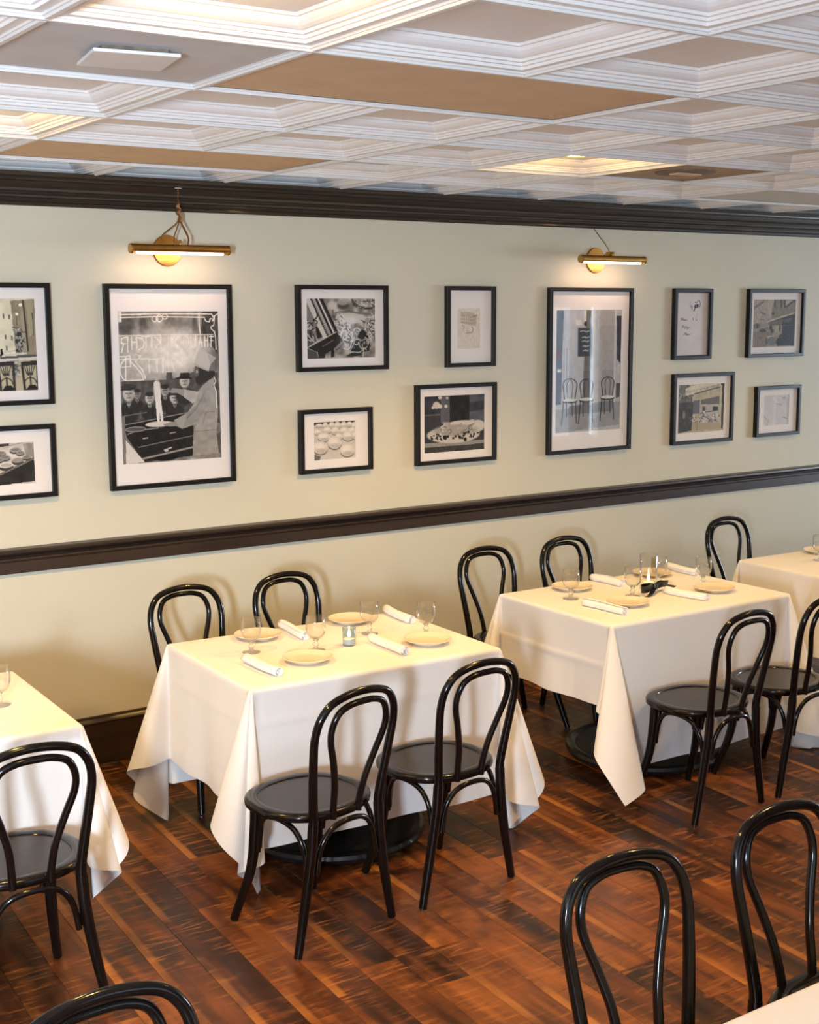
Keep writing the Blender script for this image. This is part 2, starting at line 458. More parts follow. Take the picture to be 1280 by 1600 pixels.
for i in IX:
    for j in JX:
        c = ((i + .5) * T, (j + .5) * T, H)
        if (i, j) in skip: continue
        if (i, j) in FLAT: link('flat_panel', flat_me[FLAT[(i, j)]], ceil, c)
        else: link('tile', coffer_me, ceil, c)
for (i, j), k in WIDE.items():
    link('flat_panel', wide[k], ceil, ((i + 1) * T, (j + .5) * T, H))
bar_prof = lambda w: w
def bar(l):
    V, F = box_vf(-l / 2, l / 2, -.011, .011, -.001, .004)
    v, f = box_vf(-l / 2, l / 2, -.006, .006, -.007, -.001)
    return raw('grid_bar', V + v, F + [tuple(a + 8 for a in q) for q in f], 'bar_white')
bx = bar(XE - XW); by = bar(T - .022)
for j in JX:
    link('grid_bar', bx, ceil, ((XW + XE) / 2, j * T, H))
for i in IX:
    for j in JX:
        if (i - 1, j) in WIDE: continue
        link('grid_bar', by, ceil, (i * T, (j + .5) * T, H), PI / 2)

# recessed ceiling lamps inside coffers
trim_me = lathe('trim_ring', [(.055, .050), (.075, .050), (.078, .044), (.066, .040), (.055, .043), (.055, .050)], 'vent_white', 28)
lens_me = lathe('lens', [(0, .049), (.054, .049), (.054, .045), (0, .0445)], 'can_lens', 24)
place = {(-2, 0): 'lit recessed ceiling lamp in the coffer at the upper left', (-2, 3): 'lit recessed ceiling lamp in the coffer at the left edge, before the tan panel', (2, 3): 'lit recessed ceiling lamp in the coffer beside the stained vent panel'}
for (i, j) in CANS:
    c = ((i + .5) * T, (j + .5) * T, H)
    if (i, j) in place or True:
        t = thing('recessed_lamp', place.get((i, j), 'lit recessed ceiling lamp in a white coffer outside the view'), 'lamp', c, 0, 'recessed lamps in the ceiling coffers')
        link('trim_ring', trim_me, t); link('lens', lens_me, t)
    l = bpy.data.lights.new('recessed_lamp_light', 'SPOT'); l.energy = CAN_W * (.5 if j == 0 else .35 if i == 6 else 1); l.color = WARM; l.shadow_soft_size = .045
    l.spot_size = math.radians(128); l.spot_blend = .55
    lo = bpy.data.objects.new('recessed_lamp_light', l); COL.objects.link(lo); lo.location = (c[0], c[1], H + .020)
    l = bpy.data.lights.new('recessed_lamp_glow', 'POINT'); l.energy = GLOW_W; l.color = WARM; l.shadow_soft_size = .045
    lo = bpy.data.objects.new('recessed_lamp_glow', l); COL.objects.link(lo); lo.location = (c[0], c[1], H + .022)

# air vents on the flat panels
vt = thing('air_vent', 'white rectangular air vent cover on the grey flat ceiling panel', 'vent', (-.925, .90, H))
V, F = box_vf(-.098, .098, -.098, .098, -.014, -.006)
link('cover', bevel(raw('cover', V, F, 'vent_white'), .003), vt, (0, 0, 0), math.radians(-10))
V, F = box_vf(-.075, .075, -.075, .075, -.006, .006)
link('neck', raw('neck', V, F, 'vent_dust'), vt, (0, 0, 0), math.radians(-10))
vt2 = thing('air_vent', 'small dirty air vent in the brown stained ceiling panel', 'vent', (3.5 * T, 3.5 * T, H))
link('cover', lathe('cover', [(.0, -.002), (.10, -.002), (.13, .001), (.13, .006)], 'vent_dust', 24), vt2)
link('louvre', bevel(boxes('louvre', [(-.07, .07, -.03, .03, -.008, -.001)], 'panel_tan'), .003), vt2)

# ================================================================== PICTURES
class Ink:
    """flat print drawn into a grid of vertex colours; coordinates are those of a study sketch, mapped by three corners"""
    def __init__(s, w, h, tl, tr, bl, base, res=.0024):
        s.nx, s.ny = max(8, int(w / res)), max(8, int(h / res)); s.w, s.h = w, h
        u, v = np.meshgrid(np.linspace(0, 1, s.nx), np.linspace(0, 1, s.ny))
        s.u, s.v = u, v
        tl, tr, bl = map(lambda p: np.array(p, float), (tl, tr, bl))
        s.X = tl[0] + u * (tr - tl)[0] + v * (bl - tl)[0]; s.Y = tl[1] + u * (tr - tl)[1] + v * (bl - tl)[1]
        s.px = np.linalg.norm(tr - tl) / s.nx
        s.c = np.zeros((s.ny, s.nx, 3)); s.c[:] = s.g(base)
        s.r = np.random.RandomState(int(w * 1e4 + h * 1e3))
    def g(s, c):
        return np.array([c, c * .965, c * .91]) if np.isscalar(c) else np.array(c)
    def put(s, a, col, al=1.):
        a = (np.clip(a, 0, 1) * al)[..., None]; s.c = s.c * (1 - a) + s.g(col) * a; return s
    def poly(s, pts, col, al=1.):
        P = pts; ins = np.zeros_like(s.X, bool); n = len(P)
        for i in range(n):
            (x1, y1), (x2, y2) = P[i], P[(i + 1) % n]
            if y1 == y2: continue
            k = ((y1 > s.Y) != (y2 > s.Y)) & (s.X < (x2 - x1) * (s.Y - y1) / (y2 - y1) + x1)
            ins ^= k
        return s.put(ins.astype(float), col, al)
    def ell(s, cx, cy, rx, ry, col, al=1., soft=.15, rot=0):
        c, n = math.cos(math.radians(rot)), math.sin(math.radians(rot))
        dx, dy = s.X - cx, s.Y - cy
        d = np.sqrt(((c * dx + n * dy) / rx) ** 2 + ((-n * dx + c * dy) / ry) ** 2)
        return s.put((1 - d) / max(soft, 1e-3) + .5, col, al)
    def line(s, pts, wd, col, al=1.):
        best = np.full_like(s.X, 1e9)
        for (x1, y1), (x2, y2) in zip(pts[:-1], pts[1:]):
            L2 = (x2 - x1) ** 2 + (y2 - y1) ** 2 + 1e-9
            t = np.clip(((s.X - x1) * (x2 - x1) + (s.Y - y1) * (y2 - y1)) / L2, 0, 1)
            best = np.minimum(best, np.hypot(s.X - x1 - t * (x2 - x1), s.Y - y1 - t * (y2 - y1)))
        return s.put((wd / 2 - best) / s.px + .5, col, al)
    def ring(s, cx, cy, rx, ry, wd, col, a0=0, a1=360, al=1.):
        t = np.radians(np.linspace(a0, a1, 18))
        return s.line([(cx + rx * math.cos(k), cy + ry * math.sin(k)) for k in t], wd, col, al)
    def noise(s, cell, amp, mask=None):
        ny, nx = max(2, int(s.h / cell) + 2), max(2, int(s.w / cell) + 2)
        g = s.r.rand(ny, nx)
        yy, xx = s.v * (ny - 1.001), s.u * (nx - 1.001)
        y0, x0 = yy.astype(int), xx.astype(int); fy, fx = yy - y0, xx - x0
        fy = fy * fy * (3 - 2 * fy); fx = fx * fx * (3 - 2 * fx)
        n = (g[y0, x0] * (1 - fx) + g[y0, np.minimum(x0 + 1, nx - 1)] * fx) * (1 - fy) + (g[np.minimum(y0 + 1, ny - 1), x0] * (1 - fx) + g[np.minimum(y0 + 1, ny - 1), np.minimum(x0 + 1, nx - 1)] * fx) * fy
        d = (n - .5) * 2 * amp
        if mask is not None: d = d * mask
        s.c = np.clip(s.c + d[..., None], 0, 1); return s
    def scribble(s, x0, y0, x1, y1, n, size, wd, cols):
        for k in range(n):
            cx, cy = s.r.uniform(x0, x1), s.r.uniform(y0, y1); a = s.r.uniform(0, 6.28); z = size * s.r.uniform(.5, 1.2); bend = s.r.uniform(-1.6, 1.6)
            pts = [(cx, cy)]
            for q in range(5):
                cx += z * .3 * math.cos(a); cy += z * .3 * math.sin(a); a += bend * .5; pts.append((cx, cy))
            s.line(pts, wd, cols[k % len(cols)])
        return s
    def mesh(s):
        nx, ny = s.nx, s.ny
        V = np.stack([(s.u - .5) * s.w, np.zeros_like(s.u), (.5 - s.v) * s.h], -1).reshape(-1, 3)
        idx = np.arange(nx * ny).reshape(ny, nx)
        Fq = np.stack([idx[:-1, :-1], idx[1:, :-1], idx[1:, 1:], idx[:-1, 1:]], -1).reshape(-1, 4)
        me = bpy.data.meshes.new('print')
        me.vertices.add(len(V)); me.vertices.foreach_set('co', V.ravel())
        me.loops.add(Fq.size); me.loops.foreach_set('vertex_index', Fq.ravel().astype(np.int32))
        me.polygons.add(len(Fq)); me.polygons.foreach_set('loop_start', np.arange(0, Fq.size, 4, dtype=np.int32))
        me.update(calc_edges=True)
        ca = me.color_attributes.new('ink', 'FLOAT_COLOR', 'POINT')
        c = np.clip(s.c, 0, 1).reshape(-1, 3)
        c = np.where(c <= .04045, c / 12.92, ((c + .055) / 1.055) ** 2.4)
        ca.data.foreach_set('color', np.hstack([c, np.ones((len(c), 1))]).ravel().astype(np.float32))
        me.materials.append(MATS['photo_print'])
        return me

def art_chef(w, h):
    s = Ink(w, h, (125, 225), (878, 225), (158, 1378), .52, .0021)
    s.noise(.05, .10)
    for x, wd, c in ((180, 110, .34), (310, 60, .30), (420, 110, .62), (520, 60, .48), (640, 90, .55), (700, 40, .36)):
        s.ell(x, 330, wd / 2, 75, c, .8, .7)
    s.poly([(125, 225), (150, 225), (150, 300), (125, 300)], .88)
    s.poly([(760, 225), (880, 225), (880, 560), (780, 420), (745, 400)], .30)
    s.poly([(125, 400), (720, 400), (720, 500), (640, 690), (350, 690), (320, 740), (125, 745)], .68)
    s.ell(440, 550, 230, 190, .84, .9, .9); s.ell(590, 530, 190, 150, .93, .95, .7)
    # neon tubing seen from behind the window
    n = .96
    s.line([(135, 247), (400, 240), (760, 243), (830, 246), (850, 280), (835, 300)], 9, n); s.line([(140, 268), (400, 262), (770, 270), (785, 300), (812, 305), (820, 280), (845, 285)], 8, n)
    s.line([(875, 245), (852, 262), (848, 330), (824, 345), (828, 362), (852, 380), (862, 430), (866, 520)], 8, n)
    s.ring(395, 280, 22, 20, 7, n); s.ring(430, 275, 24, 26, 7, n); s.ring(470, 262, 20, 20, 7, n)
    s.line([(132, 402), (495, 402), (840, 405)], 6, n); s.line([(730, 235), (733, 330), (742, 405)], 8, n)
    s.line([(497, 400), (492, 560), (500, 690)], 6, n); s.line([(136, 580), (330, 580), (500, 580)], 5, n)
    # reversed letters: R ? H C T I K  N O O U A H T
    def L(*segs):
        for q in segs: s.line(q, 8, n)
    y0, y1 = 412, 498
    L([(195, y0), (195, y1 + 30)], [(195, y0), (150, 425), (150, 460), (195, 465)], [(165, 465), (150, 530)])
    L([(222, y0), (226, y1 + 10)], [(258, y0), (262, y1)], [(222, 452), (260, 452)])
    L([(270, 420), (300, 425), (316, 450), (310, 490), (280, 512)], [(330, y0), (330, y1)], [(300, y0), (356, y0)])
    L([(372, y0), (372, y1)], [(440, y0), (440, y1)], [(395, 415), (436, 455), (400, 498)])
    L([(520, y0), (520, y1)], [(545, y0), (520, 440)])
    s.ring(575, 455, 22, 42, 8, n); s.ring(630, 455, 22, 42, 8, n)
    L([(668, y0), (668, 490), (700, 500), (704, y0)], [(730, y1), (742, y0), (756, y1)], [(732, 465), (756, 465)], [(776, y0), (776, y1)], [(800, y0), (800, y1)], [(776, 450), (800, 450)], [(826, y0), (826, y1)], [(812, 420), (848, 420)], [(840, 450), (820, 450)])
    s.ring(200, 660, 62, 85, 9, n, 90, 270); L([(140, 560), (210, 556), (215, 635), (150, 640)], [(215, 600), (255, 640), (300, 700), (310, 740), (150, 745)], [(180, 560), (180, 740)], [(255, 545), (290, 560), (250, 600), (300, 660), (325, 730)])
    L([(350, 590), (355, 690)], [(410, 590), (412, 685)], [(455, 590), (455, 690)], [(350, 590), (430, 586)], [(520, 600), (540, 680)])
    # the crowd
    s.poly([(150, 745), (480, 745), (480, 690), (525, 690), (530, 740), (690, 690), (880, 700), (900, 1100), (160, 1110)], .34)
    s.noise(.018, .05)
    def face(x, y, rx, ry, hat, c=.80):
        s.ell(x, y + ry * 2.5, rx * 1.9, ry * 1.5, .20, 1, .3)
        s.ell(x, y + ry * .95, rx * .5, ry * .4, .5, 1, .3); s.ell(x, y - ry * .05, rx * 1.05, ry, c, 1, .2)
        s.ell(x + rx * .45, y, rx * .55, ry * .9, c - .2, .6, .6)
        s.line([(x - rx * .5, y - ry * .1), (x - rx * .15, y - ry * .1)], 7, .25); s.line([(x + rx * .15, y - ry * .1), (x + rx * .5, y - ry * .1)], 7, .25)
        s.line([(x, y), (x - 3, y + ry * .25)], 5, .5); s.line([(x - rx * .3, y + ry * .5), (x + rx * .3, y + ry * .5)], 6, .35)
        if hat == 1: s.ell(x, y - ry * .95, rx * 1.35, ry * .45, .24, 1, .2); s.line([(x - rx * 1.4, y - ry * .62), (x + rx * .9, y - ry * .72)], 12, .18)
        elif hat == 2: s.poly([(x - rx * 1.1, y - ry * .6), (x - rx * .9, y - ry * 1.5), (x + rx, y - ry * 1.5), (x + rx * 1.1, y - ry * .55)], .2); s.line([(x - rx * 1.6, y - ry * .6), (x + rx * 1.4, y - ry * .55)], 12, .16)
        else: s.ell(x, y - ry * .8, rx * 1.05, ry * .45, .2, 1, .3)
        s.poly([(x - 13, y + ry * 1.3), (x + 14, y + ry * 1.3), (x + 2, y + ry * 1.9)], .72); s.line([(x + 1, y + ry * 1.2), (x + 2, y + ry * 1.7)], 7, .2)
    face(262, 850, 26, 34, 0, .62); face(200, 845, 40, 56, 1); face(355, 885, 32, 42, 0); face(470, 830, 30, 40, 0, .7); face(545, 890, 36, 42, 1); face(620, 765, 36, 46, 2)
    s.ell(828, 775, 26, 34, .7, 1, .2)
    # stove and pans
    s.poly([(160, 1065), (690, 1000), (690, 1348), (310, 1372), (185, 1175)], .13); s.noise(.012, .03)
    s.line([(165, 1078), (560, 1020), (690, 1002)], 7, .62); s.line([(165, 1010), (330, 990)], 5, .55)
    s.line([(270, 1255), (520, 1215), (690, 1190)], 6, .55); s.line([(305, 1345), (690, 1280)], 14, .62); s.line([(190, 1150), (260, 1125), (420, 1115)], 6, .7)
    s.ell(250, 1115, 75, 18, .35, 1, .1); s.ring(250, 1115, 75, 18, 5, .7); s.ell(430, 1085, 108, 22, .86, 1, .1)
    s.line([(465, 1290), (520, 1272)], 9, .85); s.ell(480, 1292, 16, 12, .8); s.line([(305, 1190), (340, 1186)], 8, .75); s.line([(510, 1160), (550, 1155)], 8, .7)
    s.ell(480, 1350, 90, 22, .06, 1, .2)
    s.poly([(160, 1200), (178, 1195), (318, 1372), (160, 1380)], .86); s.poly([(150, 1010), (172, 1010), (180, 1380), (160, 1380)], .5)
    s.poly([(385, 765), (405, 750), (432, 765), (440, 900), (458, 1062), (440, 1065), (428, 980), (430, 1065), (412, 1065), (400, 920)], .95); s.ell(410, 820, 26, 80, .9, .8, .6)
    # cook in white with tall hat
    s.poly([(700, 640), (795, 685), (855, 690), (858, 722), (830, 752), (760, 780), (735, 800), (705, 770)], .22); s.ell(712, 690, 20, 40, .45, .9, .3); s.ell(716, 690, 7, 12, .75)
    s.poly([(735, 512), (866, 588), (822, 640), (806, 692), (692, 640), (708, 570)], .80); s.line([(700, 632), (806, 685)], 10, .7); s.poly([(800, 560), (866, 588), (822, 640)], .66, .6)
    s.poly([(800, 770), (835, 790), (868, 850), (884, 1000), (872, 1150), (690, 1155), (712, 1100), (600, 1132), (560, 1110), (540, 1060), (640, 1010), (700, 930), (720, 850), (760, 800)], .66)
    s.poly([(612, 822), (730, 850), (705, 930), (680, 935), (615, 885)], .74); s.poly([(505, 835), (530, 812), (618, 824), (615, 880), (560, 850), (520, 850)], .62); s.line([(455, 838), (520, 836)], 14, .6)
    s.poly([(640, 1015), (780, 880), (800, 960), (720, 1080), (610, 1120)], .58, .7); s.line([(770, 870), (700, 990), (640, 1050)], 8, .45, .7); s.line([(850, 1010), (790, 1010), (760, 1100)], 8, .5, .7)
    s.poly([(455, 1085), (560, 1068), (570, 1110), (470, 1105)], .6)
    s.poly([(690, 1158), (872, 1155), (892, 1340), (684, 1348)], .62); s.noise(.02, .05, (s.X > 640) * (s.Y > 820) * 1.)
    s.line([(850, 735), (865, 770), (850, 800), (868, 850), (872, 980)], 7, .95); s.poly([(872, 1190), (905, 1170), (905, 1340), (890, 1340)], .35)
    return s.mesh()

def art_pasta(w, h):
    s = Ink(w, h, (205, 213), (1058, 211), (215, 966), .60)
    s.noise(.03, .18); s.noise(.012, .06)
    s.ell(760, 460, 190, 70, .80, 1, .3)
    s.ell(950, 230, 190, 120, .25, .9, .1); s.ell(950, 220, 175, 105, .6, 1, .1); s.scribble(820, 215, 1050, 310, 26, 60, 9, (.85, .2, .75)); s.line([(770, 230), (840, 300), (950, 335), (1055, 330)], 9, .2)
    s.ell(650, 300, 75, 45, .30, .9, .4); s.ell(650, 270, 60, 25, .75, .7, .4); s.ell(520, 300, 60, 50, .82, .8, .5); s.line([(570, 390), (720, 370), (860, 400), (1050, 410)], 26, .38, .6)
    s.scribble(540, 450, 700, 640, 30, 90, 13, (.88, .35, .8)); s.scribble(620, 600, 800, 800, 26, 100, 14, (.86, .3, .78)); s.scribble(930, 440, 1055, 700, 36, 80, 10, (.86, .28, .78))
    s.poly([(205, 213), (400, 213), (600, 640), (340, 720), (215, 440)], .50)
    for k, (x0, c, wd) in enumerate(((215, .82, 55), (255, .15, 14), (290, .70, 26), (320, .12, 26), (345, .88, 18), (365, .3, 18), (385, .1, 26))):
        s.line([(x0, 213), (x0 + 215 - k * 4, 700 - k * 12)], wd, c)
    for k in range(14): s.line([(385 + k * 7, 540 + k * 11), (420 + k * 7, 525 + k * 11)], 5, .75 if k % 2 else .2)
    s.poly([(205, 430), (330, 740), (215, 820)], .35); s.scribble(210, 470, 300, 780, 14, 70, 16, (.75, .15))
    s.poly([(310, 570), (335, 560), (400, 690), (340, 720)], .15)
    s.poly([(215, 828), (572, 632), (650, 735), (545, 845), (440, 905), (330, 880)], .15); s.line([(215, 828), (572, 632)], 9, .85); s.line([(400, 815), (545, 730)], 6, .6)
    s.poly([(215, 840), (325, 880), (345, 966), (215, 968)], .32); s.poly([(340, 880), (440, 905), (430, 960), (350, 962)], .18); s.poly([(500, 860), (545, 845), (550, 950), (505, 955)], .15)
    s.poly([(850, 640), (910, 600), (975, 690), (1000, 800), (990, 880), (900, 900), (740, 890), (760, 800)], .10); s.line([(855, 640), (745, 880)], 8, .85); s.scribble(850, 720, 990, 880, 14, 90, 12, (.8, .75, .15)); s.line([(740, 890), (860, 900), (960, 830)], 12, .75)
    s.poly([(690, 950), (760, 900), (900, 905), (880, 945)], .2)
    return s.mesh()

def art_dough(w, h):
    s = Ink(w, h, (318, 305), (945, 270), (330, 885), .80)
    s.poly([(318, 300), (945, 265), (945, 300), (318, 350)], .28)
    def ball(x, y, rx, ry):
        s.ell(x, y + ry * .32, rx * .96, ry * .85, .34, 1, .15); s.ell(x, y, rx, ry, .84, 1, .12); s.ell(x - rx * .15, y - ry * .25, rx * .65, ry * .5, .92, .9, .8); s.ell(x + rx * .1, y + ry * .5, rx * .7, ry * .35, .68, .6, .8)
    for x, y, a, b in ((400, 350, 55, 32), (490, 345, 40, 45), (590, 340, 45, 50), (675, 345, 45, 60), (770, 340, 48, 55), (860, 330, 42, 45), (930, 350, 40, 60), (380, 450, 60, 45), (520, 420, 60, 55), (640, 430, 60, 60), (780, 430, 65, 60), (900, 430, 60, 55),
                       (470, 525, 95, 68), (840, 510, 90, 78), (700, 520, 60, 55), (950, 500, 50, 70), (635, 615, 105, 98), (420, 690, 110, 100), (830, 735, 110, 98)): ball(x, y, a, b)
    s.poly([(318, 790), (430, 830), (400, 890), (318, 890)], .4); s.noise(.008, .02)
    return s.mesh()

def art_pizza(w, h):
    s = Ink(w, h, (135, 972), (645, 958), (135, 1450), (.20, .20, .22))
    s.poly([(270, 960), (345, 960), (345, 1200), (270, 1200)], (.37, .37, .40)); s.poly([(345, 960), (515, 960), (515, 1200), (345, 1200)], .11); s.poly([(515, 960), (650, 960), (650, 1010), (515, 1030)], (.30, .32, .36)); s.poly([(515, 1110), (650, 1090), (650, 1250), (515, 1250)], (.33, .34, .37))
    s.line([(135, 1130), (270, 1125)], 14, .36); s.noise(.03, .04)
    for x, y, r in ((235, 1045, 30), (265, 1055, 18), (315, 1055, 14), (265, 980, 16), (325, 985, 10), (205, 1065, 12)): s.ell(x, y, r, r, (.85, .80, .74), .95, .3)
    s.poly([(135, 1368), (645, 1352), (645, 1385), (135, 1402)], .58); s.poly([(135, 1402), (645, 1385), (640, 1420), (135, 1452)], .24); s.noise(.01, .05, (s.Y > 1385) * 1.)
    s.ell(380, 1300, 225, 72, .78, 1, .08); s.ell(470, 1240, 180, 62, .80, 1, .1); s.ell(590, 1225, 60, 45, .82, 1, .15)
    s.ell(400, 1262, 190, 48, .62, .9, .3); s.scribble(260, 1210, 560, 1290, 18, 46, 12, (.70, .50, .80, .60))
    for k in range(34):
        x = s.r.uniform(190, 600); s.ell(x, 1335 + s.r.uniform(-30, 22) - abs(x - 340) * .16, s.r.uniform(4, 12), s.r.uniform(5, 13), .13, .95, .3)
    s.ell(310, 1322, 13, 20, .1); s.ell(435, 1325, 11, 16, .1); s.ell(480, 1345, 14, 18, .12)
    return s.mesh()

def art_bistro(w, h):
    s = Ink(w, h, (122, 258), (702, 248), (122, 1360), (.70, .70, .69))
    s.poly([(200, 250), (360, 250), (360, 1190), (200, 1190)], (.74, .74, .75)); s.poly([(385, 250), (430, 250), (430, 1200), (350, 1200)], (.44, .42, .40)); s.line([(370, 250), (370, 360)], 22, (.86, .84, .78)); s.line([(452, 250), (448, 1200)], 10, (.85, .82, .76)); s.line([(215, 600), (212, 1190)], 5, .5)
    s.poly([(470, 250), (640, 250), (640, 1190), (470, 1190)], (.66, .64, .61)); s.poly([(530, 800), (640, 800), (640, 1190), (530, 1190)], (.60, .59, .57)); s.line([(645, 250), (645, 1200)], 14, (.80, .79, .77))
    s.poly([(122, 250), (185, 250), (172, 700), (170, 1100), (122, 1105)], (.20, .22, .24)); s.poly([(122, 600), (172, 600), (168, 690), (122, 695)], (.34, .13, .15)); s.poly([(122, 700), (168, 700), (165, 1085), (122, 1085)], (.25, .28, .36)); s.poly([(135, 782), (165, 782), (165, 812), (135, 812)], .86)
    s.poly([(655, 300), (702, 300), (698, 740), (665, 700)], (.20, .17, .20)); s.poly([(665, 750), (698, 750), (698, 830), (665, 830)], .78); s.poly([(662, 920), (698, 920), (695, 1050), (660, 1060)], .3)
    s.poly([(122, 1150), (700, 1090), (695, 1310), (122, 1362)], (.58, .58, .57)); s.poly([(240, 1120), (640, 1080), (630, 1180), (220, 1200)], (.42, .42, .43), .8)
    s.poly([(312, 415), (436, 415), (436, 670), (312, 670)], (.22, .25, .28)); s.line([(312, 415), (436, 415), (436, 670), (312, 670), (312, 415)], 7, (.36, .37, .38))
    for y in (445, 500, 535, 580, 620): s.line([(330 + (y % 37), y), (355 + (y % 37), y - 8), (375 + (y % 29), y + 4), (405, y - 5)], 9, .82, .8)
    s.poly([(290, 340), (340, 340), (340, 390), (290, 390)], .88); s.ell(375, 375, 14, 22, .2)
    def chair(x, y, k=1.):
        d = .16
        s.ring(x, y - 130 * k, 62 * k, 62 * k, 8, d, 180, 360); s.line([(x - 62 * k, y - 130 * k), (x - 45 * k, y - 5)], 8, d); s.line([(x + 62 * k, y - 130 * k), (x + 45 * k, y - 5)], 8, d)
        s.ring(x, y - 120 * k, 26 * k, 62 * k, 5, d, 180, 360); s.line([(x - 26 * k, y - 120 * k), (x - 14 * k, y)], 5, d); s.line([(x + 26 * k, y - 120 * k), (x + 14 * k, y)], 5, d)
        s.line([(x - 55 * k, y + 20), (x - 70 * k, y + 225)], 8, d); s.line([(x + 52 * k, y + 20), (x + 62 * k, y + 215)], 8, d); s.line([(x - 30 * k, y + 20), (x - 28 * k, y + 160)], 7, d); s.line([(x + 20 * k, y + 20), (x + 26 * k, y + 150)], 7, d)
        s.ell(x, y + 14, 68 * k, 18, .16, 1, .1); s.ell(x, y + 4, 64 * k, 15, (.84, .84, .78), 1, .1)
    chair(245, 1062); chair(392, 1058, .95); chair(585, 1044, .95)
    s.noise(.02, .025)
    return s.mesh()

def art_piazza(w, h):
    s = Ink(w, h, (-520, 60), (590, 60), (-510, 1545), (.86, .83, .72))
    s.poly([(-520, 60), (-200, 60), (-200, 900), (-520, 900)], .55); s.noise(.03, .05)
    s.poly([(205, 90), (590, 60), (600, 980), (260, 980)], (.58, .54, .44)); s.noise(.025, .06, (s.X > 205) * 1.); s.poly([(440, 90), (560, 70), (560, 620), (480, 680), (470, 300)], (.66, .62, .50)); s.line([(545, 290), (560, 420), (556, 640)], 16, .3)
    for x, y in ((10, 300), (80, 335), (175, 350), (105, 670), (200, 690), (110, 850), (-100, 330), (-100, 640)): s.poly([(x - 14, y - 40), (x + 14, y - 36), (x + 14, y + 38), (x - 14, y + 36)], .42)
    s.poly([(355, 270), (420, 260), (460, 900), (390, 920)], (.64, .60, .50)); s.line([(405, 90), (420, 270), (440, 560), (460, 900)], 26, .20); s.ell(360, 155, 28, 28, (.96, .94, .86)); s.ell(298, 305, 24, 24, (.96, .94, .86)); s.line([(400, 110), (340, 125), (300, 180)], 8, .3); s.line([(290, 330), (296, 480)], 12, .3)
    s.poly([(260, 520), (350, 520), (385, 910), (255, 920)], .25); s.scribble(260, 530, 375, 900, 40, 60, 12, (.8, .2, .6))
    s.poly([(60, 905), (250, 880), (260, 905), (80, 925)], .80); s.poly([(0, 960), (440, 925), (440, 955), (0, 990)], .82); s.poly([(0, 990), (600, 960), (600, 1010), (0, 1030)], .36); s.poly([(-520, 1050), (600, 1000), (600, 1035), (-520, 1095)], .84)
    s.poly([(10, 870), (40, 860), (60, 950), (0, 1000)], .12)
    s.poly([(-520, 1095), (600, 1040), (620, 1550), (-520, 1550)], (.74, .70, .58)); s.poly([(165, 1050), (300, 1040), (310, 1340), (180, 1340)], .66); s.scribble(175, 1060, 300, 1330, 34, 60, 12, (.3, .85, .35))
    for x in (-420, -60, 330):
        s.poly([(x, 1080), (x + 280, 1060), (x + 280, 1130), (x + 10, 1150)], .20)
        for k in range(5): s.line([(x + 50 + k * 45, 1130), (x + 100 + k * 20, 1290)], 14, .22)
        s.poly([(x + 100, 1260), (x + 200, 1250), (x + 195, 1300), (x + 110, 1310)], .26); s.line([(x + 20, 1130), (x + 55, 1550)], 40, .2); s.line([(x + 270, 1120), (x + 275, 1550)], 40, .2)
        s.ring(x + 150, 1430, 95, 90, 16, .2, 180, 360); s.line([(x + 150, 1330), (x + 155, 1450)], 26, .2); s.poly([(x + 60, 1550), (x + 130, 1460), (x + 230, 1460), (x + 280, 1550)], .16)
    return s.mesh()

def art_pies(w, h):
    s = Ink(w, h, (-142, 1140), (248, 1152), (-140, 1452), .80)
    s.poly([(-142, 1130), (75, 1140), (70, 1165), (-142, 1175)], .25); s.line([(75, 1165), (220, 1140)], 4, .4); s.poly([(170, 1160), (250, 1155), (250, 1270), (190, 1250)], .62); s.noise(.02, .08)
    for x, y, r in ((-80, 1230, 45), (10, 1215, 36), (40, 1250, 38), (0, 1265, 30), (115, 1200, 40), (150, 1225, 30), (195, 1262, 32), (-100, 1310, 50)): s.ell(x, y + 8, r, r * .55, .22, 1, .2); s.ell(x, y, r, r * .45, .66, 1, .15); s.ell(x, y - 2, r * .75, r * .3, .45, .8, .4)
    s.ell(128, 1290, 42, 26, .25, 1, .15); s.ell(128, 1280, 40, 18, .6, 1, .1); s.ell(45, 1322, 50, 30, .25, 1, .1); s.ell(45, 1308, 50, 20, .9, 1, .1); s.ell(45, 1308, 42, 15, .7, 1, .1)
    s.poly([(-142, 1420), (0, 1380), (248, 1280), (258, 1450), (-142, 1460)], .17); s.line([(-142, 1412), (0, 1372), (248, 1272)], 10, .35); s.noise(.03, .04, (s.Y > 1380) * 1.)
    return s.mesh()

